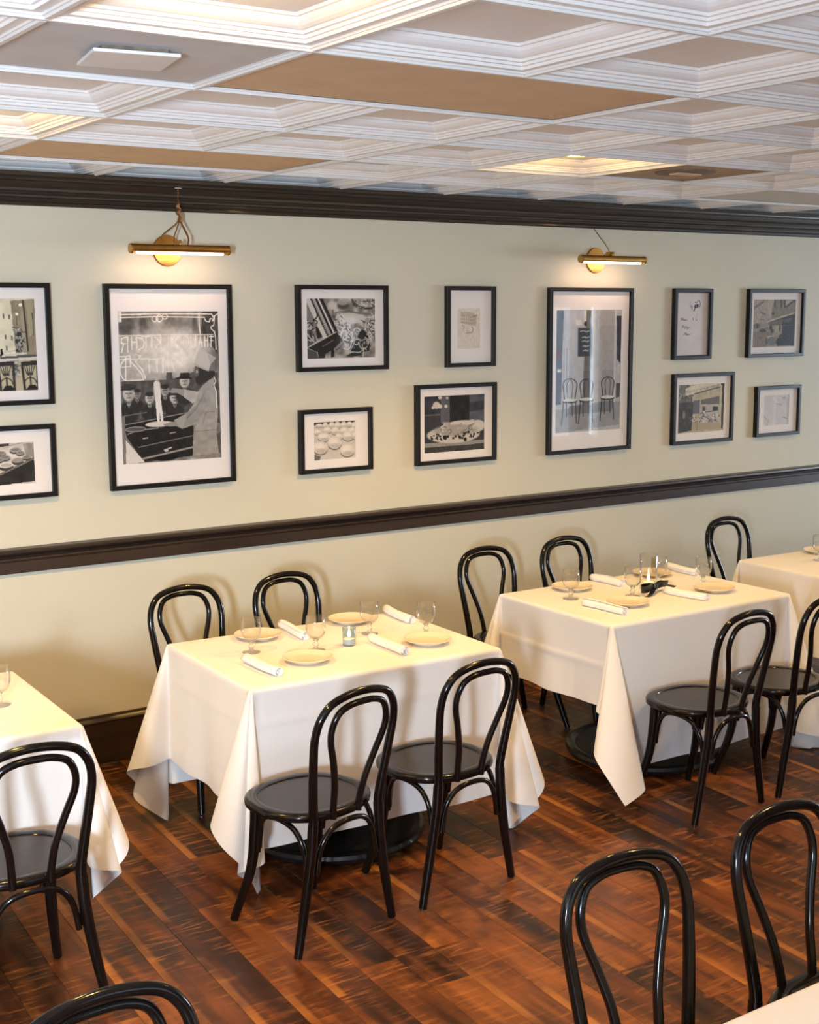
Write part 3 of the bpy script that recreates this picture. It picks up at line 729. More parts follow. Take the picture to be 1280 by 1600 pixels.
def art_sketch(w, h, k):
    s = Ink(w, h, (0, 0), (100, 0), (0, 100 * h / w), (.87, .83, .77)); hh = 100 * h / w
    if k == 0:   # faint engraving of a street corner
        s.poly([(14, 10), (60, 12), (84, 26), (84, 62), (60, 60), (14, 52)], (.76, .71, .63)); s.noise(.012, .03)
        for y in (24, 36, 47): s.line([(14, y), (60, y + 6), (84, y + 2)], 3, (.66, .60, .52), .8)
        for x in (18, 27, 36, 45, 54): s.line([(x, 28), (x, 34)], 4, (.86, .82, .75)); s.line([(x, 40), (x, 46)], 4, (.86, .82, .75))
        s.line([(72, 28), (86, 24)], 5, (.62, .56, .49)); s.line([(38, 88), (66, 85)], 3, (.58, .53, .46)); s.line([(64, 66), (70, 74), (66, 84)], 4, (.66, .62, .52)); s.line([(20, 58), (30, 64), (28, 76)], 3, (.72, .67, .6)); s.line([(40, 70), (42, 80), (54, 80)], 3, (.74, .69, .6))
    else:        # pale winter landscape
        s.put(np.ones_like(s.X), (.80, .78, .76)); s.noise(.03, .02); s.line([(2, 55), (22, 70), (12, 80), (30, 84)], 3, (.70, .67, .64)); s.line([(35, 4), (55, 22)], 4, (.86, .85, .84)); s.line([(45, 22), (72, 26)], 2, (.62, .6, .58)); s.line([(32, 96), (44, 90)], 4, (.5, .48, .46)); s.line([(78, 60), (96, 66)], 3, (.62, .6, .58)); s.ell(80, 8, 7, 4, (.62, .6, .58), .7); s.line([(95, 10), (95, 108)], 3, (.7, .68, .66))
        s.poly([(42, 0), (50, 0), (46, hh), (38, hh)], (.86, .85, .84), .6)
    return s.mesh()

def art_note(w, h):
    # paper with a small ink drawing and three lines of handwriting: Mmm / Pizza / Ahh!
    s = Ink(w, h, (85, -130), (1215, -130), (45, 2040), (.86, .83, .80), .0022)
    s.noise(.05, .02)
    k = (.22, .22, .26)
    s.line([(600, 180), (560, 260), (590, 370), (650, 440), (700, 500), (735, 470), (745, 400)], 16, (.55, .55, .57)); s.line([(745, 200), (800, 230), (860, 150), (900, 140), (935, 230), (925, 350), (900, 370), (860, 320)], 20, k)
    s.ell(790, 345, 68, 62, (.20, .23, .32), 1, .3); s.ell(840, 300, 40, 40, (.20, .23, .32)); s.ell(790, 350, 20, 34, (.6, .62, .68)); s.line([(715, 500), (745, 430), (745, 360)], 26, k); s.ell(632, 360, 42, 60, (.62, .61, .62), .8)
    s.line([(850, 590), (790, 700), (770, 770), (810, 830)], 10, (.6, .59, .58)); s.line([(680, 745), (690, 820)], 26, (.45, .45, .45)); s.line([(780, 825), (825, 830)], 20, (.5, .5, .5))
    c = (.40, .38, .36)
    s.line([(265, 830), (275, 740), (300, 800), (335, 745), (345, 830)], 22, c); s.line([(350, 830), (365, 800), (385, 830), (405, 800), (425, 830), (440, 805), (475, 825)], 18, c)
    s.line([(300, 1080), (320, 1000), (365, 1005), (345, 1045), (315, 1050)], 18, c); s.line([(375, 1080), (385, 1050)], 16, c); s.line([(400, 1040), (440, 1045), (400, 1115)], 18, c); s.line([(455, 1045), (500, 1050), (460, 1120), (510, 1105)], 18, c); s.line([(520, 1090), (545, 1060), (570, 1090)], 18, c)
    s.line([(355, 1330), (400, 1290), (430, 1235), (450, 1330)], 20, c); s.line([(390, 1300), (445, 1295)], 14, c); s.line([(465, 1270), (470, 1325), (485, 1300), (505, 1325), (520, 1295), (540, 1325), (580, 1290)], 18, c); s.line([(655, 1250), (640, 1310)], 14, (.6, .58, .56))
    return s.mesh()

def art_shop(w, h):
    s = Ink(w, h, (137, 1003), (575, 974), (135, 1470), (.72, .67, .56))
    s.poly([(135, 1000), (250, 1000), (205, 1040), (270, 1095), (270, 1170), (135, 1180)], .45); s.scribble(140, 1010, 260, 1160, 18, 60, 7, (.7, .3))
    s.poly([(200, 1035), (300, 990), (575, 960), (545, 1000), (330, 1062), (205, 1105)], (.84, .80, .70)); s.line([(285, 1085), (400, 1050), (545, 1010)], 9, .22)
    # lettering along the fascia (too faded in the photograph to spell out)
    for k, x in enumerate(range(215, 530, 17)):
        y = 1072 - (x - 215) * .245; c = .42 if x > 380 else .62
        s.line([(x, y - 14), (x - 1, y + 14)], 4, c, .9); s.line([(x, y - 12 + 8 * (k % 3)), (x + 10, y - 14 + 8 * ((k + 1) % 3))], 4, c, .9)
        if k % 2: s.line([(x + 10, y - 14), (x + 9, y + 10)], 4, c, .8)
    s.poly([(540, 975), (578, 972), (570, 1425), (545, 1425)], .24); s.line([(545, 1000), (545, 1420)], 14, (.76, .71, .58))
    s.poly([(135, 1170), (275, 1165), (270, 1440), (135, 1468)], .28); s.noise(.02, .05); s.ell(190, 1290, 12, 40, .6, .8, .5)
    s.poly([(275, 1150), (340, 1140), (340, 1275), (275, 1280)], (.40, .40, .44)); s.poly([(350, 1140), (530, 1100), (530, 1210), (350, 1190)], .42)
    s.poly([(350, 1185), (530, 1180), (530, 1362), (350, 1365)], .70); s.poly([(365, 1205), (395, 1205), (395, 1250), (365, 1250)], .3); s.poly([(465, 1205), (518, 1205), (518, 1245), (465, 1245)], .2); s.line([(350, 1275), (400, 1262), (520, 1240)], 8, .3)
    s.scribble(355, 1275, 525, 1360, 60, 24, 6, (.88, .25, .8, .5)); s.scribble(275, 1300, 340, 1360, 16, 24, 6, (.8, .4))
    s.poly([(270, 1370), (545, 1362), (545, 1425), (265, 1440)], (.68, .62, .50)); s.line([(320, 1370), (315, 1435)], 8, .5)
    return s.mesh()

def art_street(w, h):
    s = Ink(w, h, (60, 70), (1232, 52), (42, 1368), (.60, .55, .48))
    s.poly([(60, 70), (440, 60), (420, 640), (60, 760)], (.66, .60, .53)); s.poly([(640, 60), (1235, 50), (1220, 440), (640, 600), (560, 560), (560, 230)], (.50, .46, .39)); s.poly([(440, 60), (640, 60), (570, 250), (540, 560), (440, 600)], (.68, .64, .57))
    for k in range(9): s.line([(70 + k * 32, 330 - k * 22), (90 + k * 32, 250 - k * 22)], 16, .34)
    s.line([(260, 420), (380, 470)], 40, .42); s.line([(240, 600), (340, 605)], 36, .44); s.ell(595, 445, 32, 38, .25)
    for x in (640, 820, 920): s.line([(x, 70), (x + 10, 270)], 38, .26, .85)
    s.line([(930, 280), (1220, 60)], 30, .28); s.poly([(950, 70), (1150, 60), (950, 230)], .66)
    s.poly([(450, 690), (1225, 430), (1225, 760), (480, 760)], (.42, .39, .34)); s.poly([(880, 560), (1225, 470), (1215, 1330), (800, 1330), (760, 1050), (860, 1000)], (.19, .19, .18)); s.line([(450, 670), (830, 530), (1225, 420)], 34, (.74, .68, .58)); s.line([(560, 680), (1080, 500), (1225, 460)], 20, .2)
    s.poly([(900, 600), (1120, 560), (1110, 680), (900, 690)], .33); s.line([(880, 770), (1210, 750)], 12, .42); s.poly([(680, 790), (780, 760), (770, 960), (660, 950)], (.66, .62, .52)); s.line([(830, 780), (820, 980)], 30, .5); s.line([(790, 780), (790, 920)], 30, .2); s.ell(540, 830, 40, 80, .16); s.ell(580, 920, 50, 60, .22)
    s.poly([(42, 950), (540, 930), (600, 1060), (380, 1360), (42, 1370)], (.52, .46, .39)); s.ell(320, 910, 100, 52, .28, 1, .4); s.ell(420, 860, 60, 40, .46, 1, .4); s.ell(150, 790, 90, 70, .40, .9, .5); s.line([(150, 720), (160, 840)], 26, .25)
    s.ell(580, 1180, 180, 130, .44, 1, .2); s.line([(470, 1090), (620, 1070)], 60, (.66, .62, .52)); s.line([(500, 1110), (600, 1095)], 20, .2); s.ring(590, 1200, 150, 120, 18, .6, 160, 380); s.ell(430, 1210, 40, 90, .3, .8, .4); s.ell(760, 1230, 60, 110, .14, 1, .4); s.noise(.012, .045)
    return s.mesh()

FD, FW = .032, .021
def picture(label, x0, x1, z0, z1, pr, art):
    cx, cz = (x0 + x1) / 2, (z0 + z1) / 2
    t = thing('framed_picture', label, 'picture', (cx, WY, cz), 0, 'framed pictures on the long wall')
    hw, hh = (x1 - x0) / 2, (z1 - z0) / 2
    # mitred frame, an open ring
    pr_ = [(0, 0), (0, -FD + .002), (.002, -FD), (FW - .002, -FD), (FW, -FD + .002), (FW, -.012), (FW + .004, -.012), (FW + .004, 0)]
    V, F = [], []
    for ins, y in pr_: V += [(-hw + ins, y, -hh + ins), (hw - ins, y, -hh + ins), (hw - ins, y, hh - ins), (-hw + ins, y, hh - ins)]
    n = len(pr_)
    for r in range(n):
        for k in range(4):
            a, b, c, d = r * 4 + k, r * 4 + (k + 1) % 4, ((r + 1) % n) * 4 + (k + 1) % 4, ((r + 1) % n) * 4 + k
            F.append((a, b, c, d))
    link('frame', raw('frame', V, F, 'frame_black'), t)
    iw, ih = hw - FW, hh - FW
    px0, px1, pz0, pz1 = [a - b for a, b in zip(pr, (cx, cx, cz, cz))]
    # mat board with a bevelled window
    y1, y2 = -.0125, -.0100
    V = [(-iw, y1, -ih), (iw, y1, -ih), (iw, y1, ih), (-iw, y1, ih), (px0 - .002, y1, pz0 - .002), (px1 + .002, y1, pz0 - .002), (px1 + .002, y1, pz1 + .002), (px0 - .002, y1, pz1 + .002),
         (px0, y2, pz0), (px1, y2, pz0), (px1, y2, pz1), (px0, y2, pz1)]
    F = [(k, (k + 1) % 4, 4 + (k + 1) % 4, 4 + k) for k in range(4)] + [(4 + k, 4 + (k + 1) % 4, 8 + (k + 1) % 4, 8 + k) for k in range(4)]
    link('mat_board', raw('mat_board', V, F, 'mat_board'), t)
    po = link('print', art, t, ((px0 + px1) / 2, -.0098, (pz0 + pz1) / 2))
    link('glass', raw('glass', [(-iw, -.020, -ih), (iw, -.020, -ih), (iw, -.020, ih), (-iw, -.020, ih)], [(0, 1, 2, 3)], 'picture_glass'), t)
    link('backing', boxes('backing', [(-iw, iw, -.006, -.001, -ih, ih)], 'frame_black'), t)
    return t

picture('black-framed sepia photograph of a town square with chairs, cut by the left edge', -.595, -.167, 1.682, 2.205, (-.53, -.233, 1.745, 2.137), art_piazza(.297, .392))
picture('black-framed photograph of bowls on a market counter, below the town square picture', -.593, -.171, 1.273, 1.595, (-.503, -.265, 1.338, 1.518), art_pies(.238, .180))
picture('large black-framed photograph of a cook in a tall hat before a crowd', .081, .708, 1.274, 2.204, (.147, .642, 1.391, 2.080), art_chef(.495, .689))
picture('black-framed photograph of a pasta machine and nests of noodles', 1.061, 1.590, 1.784, 2.205, (1.123, 1.520, 1.847, 2.140), art_pasta(.397, .293))
picture('small black-framed photograph of dough balls', 1.067, 1.490, 1.277, 1.596, (1.154, 1.395, 1.342, 1.530), art_dough(.241, .188))
picture('narrow black frame with a faint sketch, above the pizza photograph', 1.960, 2.282, 1.782, 2.205, (2.040, 2.186, 1.880, 2.088), art_sketch(.146, .208, 0))
picture('black-framed dark photograph of a baked pizza on a board', 1.764, 2.291, 1.272, 1.695, (1.824, 2.219, 1.334, 1.632), art_pizza(.395, .298))
picture('large black-framed colour photograph of three chairs by a wall', 2.660, 3.290, 1.271, 2.202, (2.724, 3.215, 1.391, 2.077), art_bistro(.491, .686))
picture('narrow black frame with an ink drawing and handwriting on pale paper', 3.626, 3.945, 1.780, 2.202, (3.650, 3.921, 1.803, 2.179), art_note(.271, .376))
picture('black-framed photograph of a shop front, below the handwritten note', 3.635, 4.158, 1.268, 1.695, (3.693, 4.087, 1.335, 1.627), art_shop(.394, .292))
picture('black-framed photograph of an old street with awnings, top right', 4.271, 4.792, 1.779, 2.202, (4.330, 4.720, 1.842, 2.137), art_street(.390, .295))
picture('small black frame with a pale landscape print, below the old street', 4.371, 4.786, 1.275, 1.595, (4.456, 4.691, 1.343, 1.533), art_sketch(.235, .190, 1))

# picture lights
def picture_light(x, label, with_wires):
    t = thing('picture_light', label, 'wall lamp', (x, WY, 2.355), 0, 'brass picture lights')
    bp = lathe('backplate', [(0, 0), (.071, 0), (.071, .010), (.068, .014), (0, .015)], 'brass', 36)
    o = link('backplate', bp, t); o.rotation_euler = (PI / 2, 0, 0)
    link('arm', tube('arm', catmull([(0, -.012, .0), (0, -.05, .012), (0, -.10, .030), (0, -.145, .020)]), .006, 'brass', 10), t)
    hl = .238
    # open-bottomed shade: three quarters of a tube, closed at the ends
    V, F = [], []; n = 20; R, R2 = .0215, .0195
    for xx in (-hl, hl):
        for rr in (R, R2):
            for k in range(n + 1):
                a = math.radians(-35 + 250 * k / n); V.append((xx, -.15 + rr * math.cos(a), rr * math.sin(a)))
    m_ = n + 1
    for k in range(n):
        F += [(k, k + 1, 2 * m_ + k + 1, 2 * m_ + k), (m_ + k + 1, m_ + k, 3 * m_ + k, 3 * m_ + k + 1), (k, m_ + k, m_ + k + 1, k + 1), (2 * m_ + k, 2 * m_ + k + 1, 3 * m_ + k + 1, 3 * m_ + k)]
    F += [(0, 2 * m_, 3 * m_, m_), (n, m_ + n, 3 * m_ + n, 2 * m_ + n), tuple(range(m_, 2 * m_)), tuple(range(4 * m_ - 1, 3 * m_ - 1, -1))]
    me = raw('shade', V, F, 'brass')
    bm = bmesh.new(); bm.from_mesh(me); bmesh.ops.recalc_face_normals(bm, faces=bm.faces); bm.to_mesh(me); bm.free()
    sh = link('shade', autosmooth(me, 40), t)
    for s in (-1, 1):
        ec = link('end_cap', lathe('end_cap', [(0, 0), (.0215, 0), (.0225, .003), (.0225, .011), (.020, .014), (0, .014)], 'brass', 20), sh, (s * (hl + .003 if s < 0 else hl - .010), -.15, 0))
        ec.rotation_euler = (0, PI / 2, 0)
        if s < 0: ec.location.x = -hl - .003
        else: ec.location.x = hl - .010
    df = tube('diffuser', [(-hl + .030, -.15, -.0125), (hl - .030, -.15, -.0125)], .0115, 'lamp_diffuser', 14)
    link('diffuser', df, t)
    link('knob', lathe('knob', [(0, 0), (.008, 0), (.008, .012), (.005, .02), (0, .021)], 'brass', 14), t, (0, -.15, .021))
    if with_wires:
        kx, kz = .012, .145
        for dx, dy, zz in ((-.045, -.06, .035), (-.006, -.10, .028), (.052, -.12, .03), (.038, -.15, .022)):
            link('wire', tube('wire', catmull([(dx, dy, zz), (dx * 1.02, dy, zz + .03), (kx + dx * .3, -.115, kz - .03), (kx, -.115, kz)]), .0034, 'copper_wire', 6), t)
        link('wire_knot', tube('wire_knot', catmull([(kx, -.115, kz - .02), (kx + .012, -.108, kz + .004), (kx - .011, -.124, kz + .018), (kx + .010, -.106, kz + .033), (kx - .006, -.118, kz + .045), (kx, -.115, kz + .058)], 6), .0078, 'copper_wire', 8), t)
        link('hanging_cord', tube('hanging_cord', [(kx, -.115, kz + .05), (kx - .002, -.118, kz + .09), (kx - .003, -.122, .268)], .0022, 'copper_wire', 6), t)
        hk = link('hook', bevel(boxes('hook', [(-.016, .016, -.004, 0, -.004, .004)], 'hook_metal'), .001), t, (kx - .003, -.123, .272))
    else:
        link('bracket', bevel(boxes('bracket', [(-.022, .022, -.012, .012, 0, .012)], 'brass'), .003), t, (-.004, -.13, .030))
        link('hanging_cord', tube('hanging_cord', catmull([(-.004, -.13, .04), (-.008, -.10, .08), (-.012, -.05, .13), (-.014, -.004, .176)]), .0022, 'copper_wire', 6), t)
    # the strip's own light
    l = bpy.data.lights.new('picture_light_strip', 'AREA'); l.shape = 'RECTANGLE'; l.size = hl * 1.8; l.size_y = .02; l.energy = .75; l.color = (1, .64, .45)
    lo = bpy.data.objects.new('picture_light_strip', l); COL.objects.link(lo); lo.location = (x, WY - .15, 2.355 - .028); lo.rotation_euler = (math.radians(22), 0, 0)
picture_light(.397, 'brass tube picture light hung on knotted wires above the cook picture', True)
picture_light(3.008, 'brass tube picture light above the picture of three chairs', False)

# ================================================================== CHAIRS
def chair_meshes():
    zt, w, lean, ws, rfx, rfy, ffx, ffy = .872, .174, .072, .146, .214, -.168, .181, .208
    ys = -.175
    yl = lambda z: ys - lean * ((z - .45) / (zt - .45)) ** 1.2 if z > .45 else ys
    P = [(ws, .435), (ws + .02 * (w - ws), .47), (ws + .35 * (w - ws), .55), (ws + .8 * (w - ws), .66), (w, zt - .125), (w * .9, zt - .06), (w * .62, zt - .017), (0, zt)]
    L = [(-x, yl(z), z) for x, z in P]; Rr = [(x, y, z) for x, y, z in [(-a, b, c) for a, b, c in L[::-1][1:]]]
    M_ = {}
    M_['back_hoop'] = tube('back_hoop', catmull(L + Rr, 6), [.0166, .0154, .0138, .0132, .0132, .0138, .0154, .0166], 'black_lacquer', 12)
    yi = lambda z: yl(z) - .020 * min(1, max(0, (z - .46) / .22))     # the inner hoop leans back behind the outer one
    zi = zt - .031
    Q = [(.056, .437), (.058, .48), (.068, .56), (.092, .645), (.117, .72), (.119, zi - .07), (.098, zi - .024), (.055, zi - .004), (0, zi)]
    L2 = [(-x, yi(z) + .004, z) for x, z in Q]; R2 = [(-a, b, c) for a, b, c in L2[::-1][1:]]
    M_['inner_hoop'] = tube('inner_hoop', catmull(L2 + R2, 6), [.0122, .0114, .0110, .0114, .0122], 'black_lacquer', 10)
    legs = []
    for s in (-1, 1):
        legs.append(tube('leg', catmull([(s * ws, ys, .440), (s * (ws + .008), ys + .002, .34), (s * (ws + .03), ys + .006, .20), (s * rfx, rfy, .006)], 6), [.0180, .0182, .0172, .0145], 'black_lacquer', 12))
    for s in (-1, 1):
        legs.append(tube('leg', catmull([(s * .140, .125, .432), (s * .143, .130, .33), (s * .152, .148, .19), (s * ffx, ffy, .006)], 6), [.0205, .020, .0178, .0146], 'black_lacquer', 12))
    M_['legs'] = legs
    feet = [(-rfx, rfy), (rfx, rfy), (-ffx, ffy), (ffx, ffy)]
    M_['glides'] = lathe('glide', [(0, 0), (.010, 0), (.0115, .003), (.0115, .008), (0, .008)], 'glide_metal', 14)
    M_['feet'] = feet
    # seat outline: round, flattened at the back
    def out(r, a):
        # a rounded D: broad at the front, narrowing slightly to a flattened back
        sx, cy_ = math.sin(a), math.cos(a)
        q = 2.35
        k = (abs(sx) ** q + abs(cy_) ** q) ** (-1 / q)
        x, y = r * sx * k * (1.035 if cy_ > 0 else 1.035 - .075 * cy_ * cy_), r * cy_ * k
        return x, y * (.99 if y > 0 else .93) + .012
    seg = 44
    prof = [(.178, .437), (.198, .434), (.205, .440), (.206, .452), (.203, .459), (.196, .462), (.172, .4625), (.166, .4610), (.164, .4575)]
    V, F = [], []
    for r, z in prof: V += [(*out(r, 2 * PI * k / seg), z) for k in range(seg)]
    n = len(prof)
    for r in range(n):
        for k in range(seg):
            a, b = r * seg + k, r * seg + (k + 1) % seg; c, d = ((r + 1) % n) * seg + (k + 1) % seg, ((r + 1) % n) * seg + k
            F.append((a, b, c, d))
    me = raw('seat_ring', V, F, 'black_lacquer')
    bm = bmesh.new(); bm.from_mesh(me); bmesh.ops.recalc_face_normals(bm, faces=bm.faces); bm.to_mesh(me); bm.free()
    M_['seat_ring'] = autosmooth(me, 45)
    V = [(*out(.168, 2 * PI * k / seg), .4575) for k in range(seg)] + [(*out(.168, 2 * PI * k / seg), .445) for k in range(seg)]
    F = [tuple(range(seg - 1, -1, -1)), tuple(range(seg, 2 * seg))] + [(k, (k + 1) % seg, seg + (k + 1) % seg, seg + k) for k in range(seg)]
    me = raw('seat_panel', V, F, 'seat_lacquer')
    bm = bmesh.new(); bm.from_mesh(me); bmesh.ops.recalc_face_normals(bm, faces=bm.faces); bm.to_mesh(me); bm.free()
    M_['seat_panel'] = me
    # bent braces: an arch from leg to leg under the seat
    def legp(k, z):
        if k < 2:
            s = -1 if k == 0 else 1; t = (.44 - z) / .44; return np.array([s * (ws + .030 * t ** 1.3 * 1.0), ys + .004 * t, z])
        s = -1 if k == 2 else 1; t = (.432 - z) / .43; return np.array([s * (.140 + .014 * t), .125 + .022 * t, z])
    br = []
    for a, b in ((0, 1), (2, 3), (0, 2), (1, 3)):
        A, B = legp(a, .275), legp(b, .275); pts = []
        for f, z in ((0, .268), (.035, .32), (.10, .368), (.22, .405), (.36, .422), (.5, .427), (.64, .422), (.78, .405), (.90, .368), (.965, .32), (1, .268)):
            p = A + (B - A) * f; p[2] = z
            c = np.array([0, .0, z]); d = p - c; d[2] = 0; nrm = d / np.linalg.norm(d)
            inn = .022 * (1 - math.sin(PI * f)) ; bul = .018 * math.sin(PI * f)
            e = (B - A) / np.linalg.norm(B - A)
            p = p + e * (.0215 * (1 - 2 * f) * (1 if abs(1 - 2 * f) > .6 else abs(1 - 2 * f) / .6)) + nrm * bul
            pts.append(p)
        br.append(tube('brace', catmull(pts, 4), .0095, 'black_lacquer', 8))
    M_['braces'] = br
    return M_
CM = chair_meshes()
def make_chair(label, group):
    t = thing('bentwood_chair', label, 'chair', group=group)
    sr = link('seat', CM['seat_ring'], t); link('seat_panel', CM['seat_panel'], sr)
    link('back_hoop', CM['back_hoop'], t); link('inner_hoop', CM['inner_hoop'], t)
    for k, lm in enumerate(CM['legs']):
        lo = link('leg', lm, t)
        link('glide', CM['glides'], lo, (*CM['feet'][k], 0))
    for b in CM['braces']: link('brace', b, t)
    return t
G = 'black bentwood chairs'
SPOTS = [(-.022, 1.693, 11.2, 'black bentwood chair on the near side of the candle-cup table, left of two'),
         (.539, 1.741, 4.9, 'black bentwood chair on the near side of the candle-cup table, right of two'),
         (1.889, 1.730, 3.3, 'black bentwood chair in full view at the near side of the table with the ribbon'),
         (2.408, 1.747, 4.0, 'black bentwood chair cut by the right edge, near side of the table with the ribbon'),
         (-1.022, 1.745, -1.5, 'black bentwood chair at the left table, cut by the left edge of the photo'),
         (.262, 3.034, 183, 'black bentwood chair against the wall behind the candle-cup table, left of two'),
         (.779, 3.034, 185.3, 'black bentwood chair against the wall behind the candle-cup table, right of two'),
         (1.930, 3.032, 180.5, 'black bentwood chair against the wall behind the ribbon table, left of two'),
         (2.472, 3.032, 182, 'black bentwood chair against the wall behind the ribbon table, right of two'),
         (3.678, 2.999, 180.5, 'black bentwood chair behind the far right table, close to the wall'),
         (-1.383, -.163, 181, 'black bentwood chair of which only the hoop top shows at the lower left'),
         (-.209, -.245, 176.5, 'black bentwood chair in the foreground, whole back showing above the bare floor'),
         (.330, -.245, 180, 'black bentwood chair in the foreground behind the white table corner, far right')]
proto = None
for x, y, a, lb in SPOTS:
    if proto is None:
        proto = make_chair(lb, G); proto.location = (x, y, 0); proto.rotation_euler = (0, 0, math.radians(a))
    else: copy_tree(proto, (x, y, 0), math.radians(a), lb)

# ================================================================== TABLES AND CLOTHS
TH = .755
base_me = lathe('base_rim', [(.325, .046), (.350, .056), (.366, .050), (.372, .036), (.366, .020), (.350, .010), (.332, .012), (.320, .026), (.325, .046)], 'base_iron', 56)
plate_me = lathe('base_plate', [(0, .050), (.05, .050), (.332, .046), (.332, .030), (0, .030)], 'base_plate', 56)
foot_me = lathe('base_foot', [(0, 0), (.02, 0), (.02, .03), (0, .03)], 'base_iron', 16)
col_me = lathe('column', [(.10, .050), (.06, .075), (.040, .11), (.038, .60), (.05, .66), (.11, .70), (.11, .715), (0, .715)], 'base_iron', 28)
def make_table(label, cx, cy, rot, w, d, bx=0, by=0):
    t = thing('dining_table', label, 'table', (cx, cy, 0), math.radians(rot), 'dining tables under white cloths')
    V, F = box_vf(-w / 2 + .006, w / 2 - .006, -d / 2 + .006, d / 2 - .006, .715, TH - .006)
    link('table_top', bevel(raw('table_top', V, F, 'black_lacquer'), .004), t)
    link('column', col_me, t, (bx, by, 0)); link('base_rim', base_me, t, (bx, by, 0)); link('base_plate', plate_me, t, (bx, by, 0))
    for k in range(4): link('base_foot', foot_me, t, (bx + .30 * math.cos(PI / 4 + k * PI / 2), by + .30 * math.sin(PI / 4 + k * PI / 2), 0))

def cone_curve(lobes, n=61, tilt=.05):
    """directions of the hanging cloth round a table corner: a loop on the sphere of length 90 degrees starting and ending straight down"""
    pts = []
    for share, az, open_ in lobes:
        m_ = max(12, int(200 * share))
        for t in np.linspace(0, 1, m_, endpoint=False):
            r = math.sin(PI * t) ** .9 * share; q = -open_ * math.sin(2 * PI * t) * share
            a = math.radians(az)
            pts.append((r * math.cos(a) - q * math.sin(a), r * math.sin(a) + q * math.cos(a)))
    pts.append((0, 0)); P = np.array(pts)
    g = np.linspace(0, 1, len(P)); tilt = tilt if isinstance(tilt, tuple) else (tilt, 0.)
    P[:, 0] += tilt[0] * np.sin(PI * g); P[:, 1] += tilt[1] * np.sin(PI * g) ** 2
    def sph(k):
        Q = P * k; rho = np.linalg.norm(Q, axis=1) + 1e-9
        return np.stack([np.sin(rho) * Q[:, 0] / rho, np.sin(rho) * Q[:, 1] / rho, -np.cos(rho)], 1)
    lo, hi = .05, 6.
    for _ in range(50):
        k = (lo + hi) / 2; D = sph(k); Ln = np.linalg.norm(np.diff(D, axis=0), axis=1).sum()
        if Ln > PI / 2: hi = k
        else: lo = k
    D = sph(k); s = np.concatenate([[0], np.cumsum(np.linalg.norm(np.diff(D, axis=0), axis=1))]); s /= s[-1]
    f = np.linspace(0, 1, n)
    D = np.stack([np.interp(f, s, D[:, i]) for i in range(3)], 1)
    return D / np.linalg.norm(D, axis=1)[:, None]

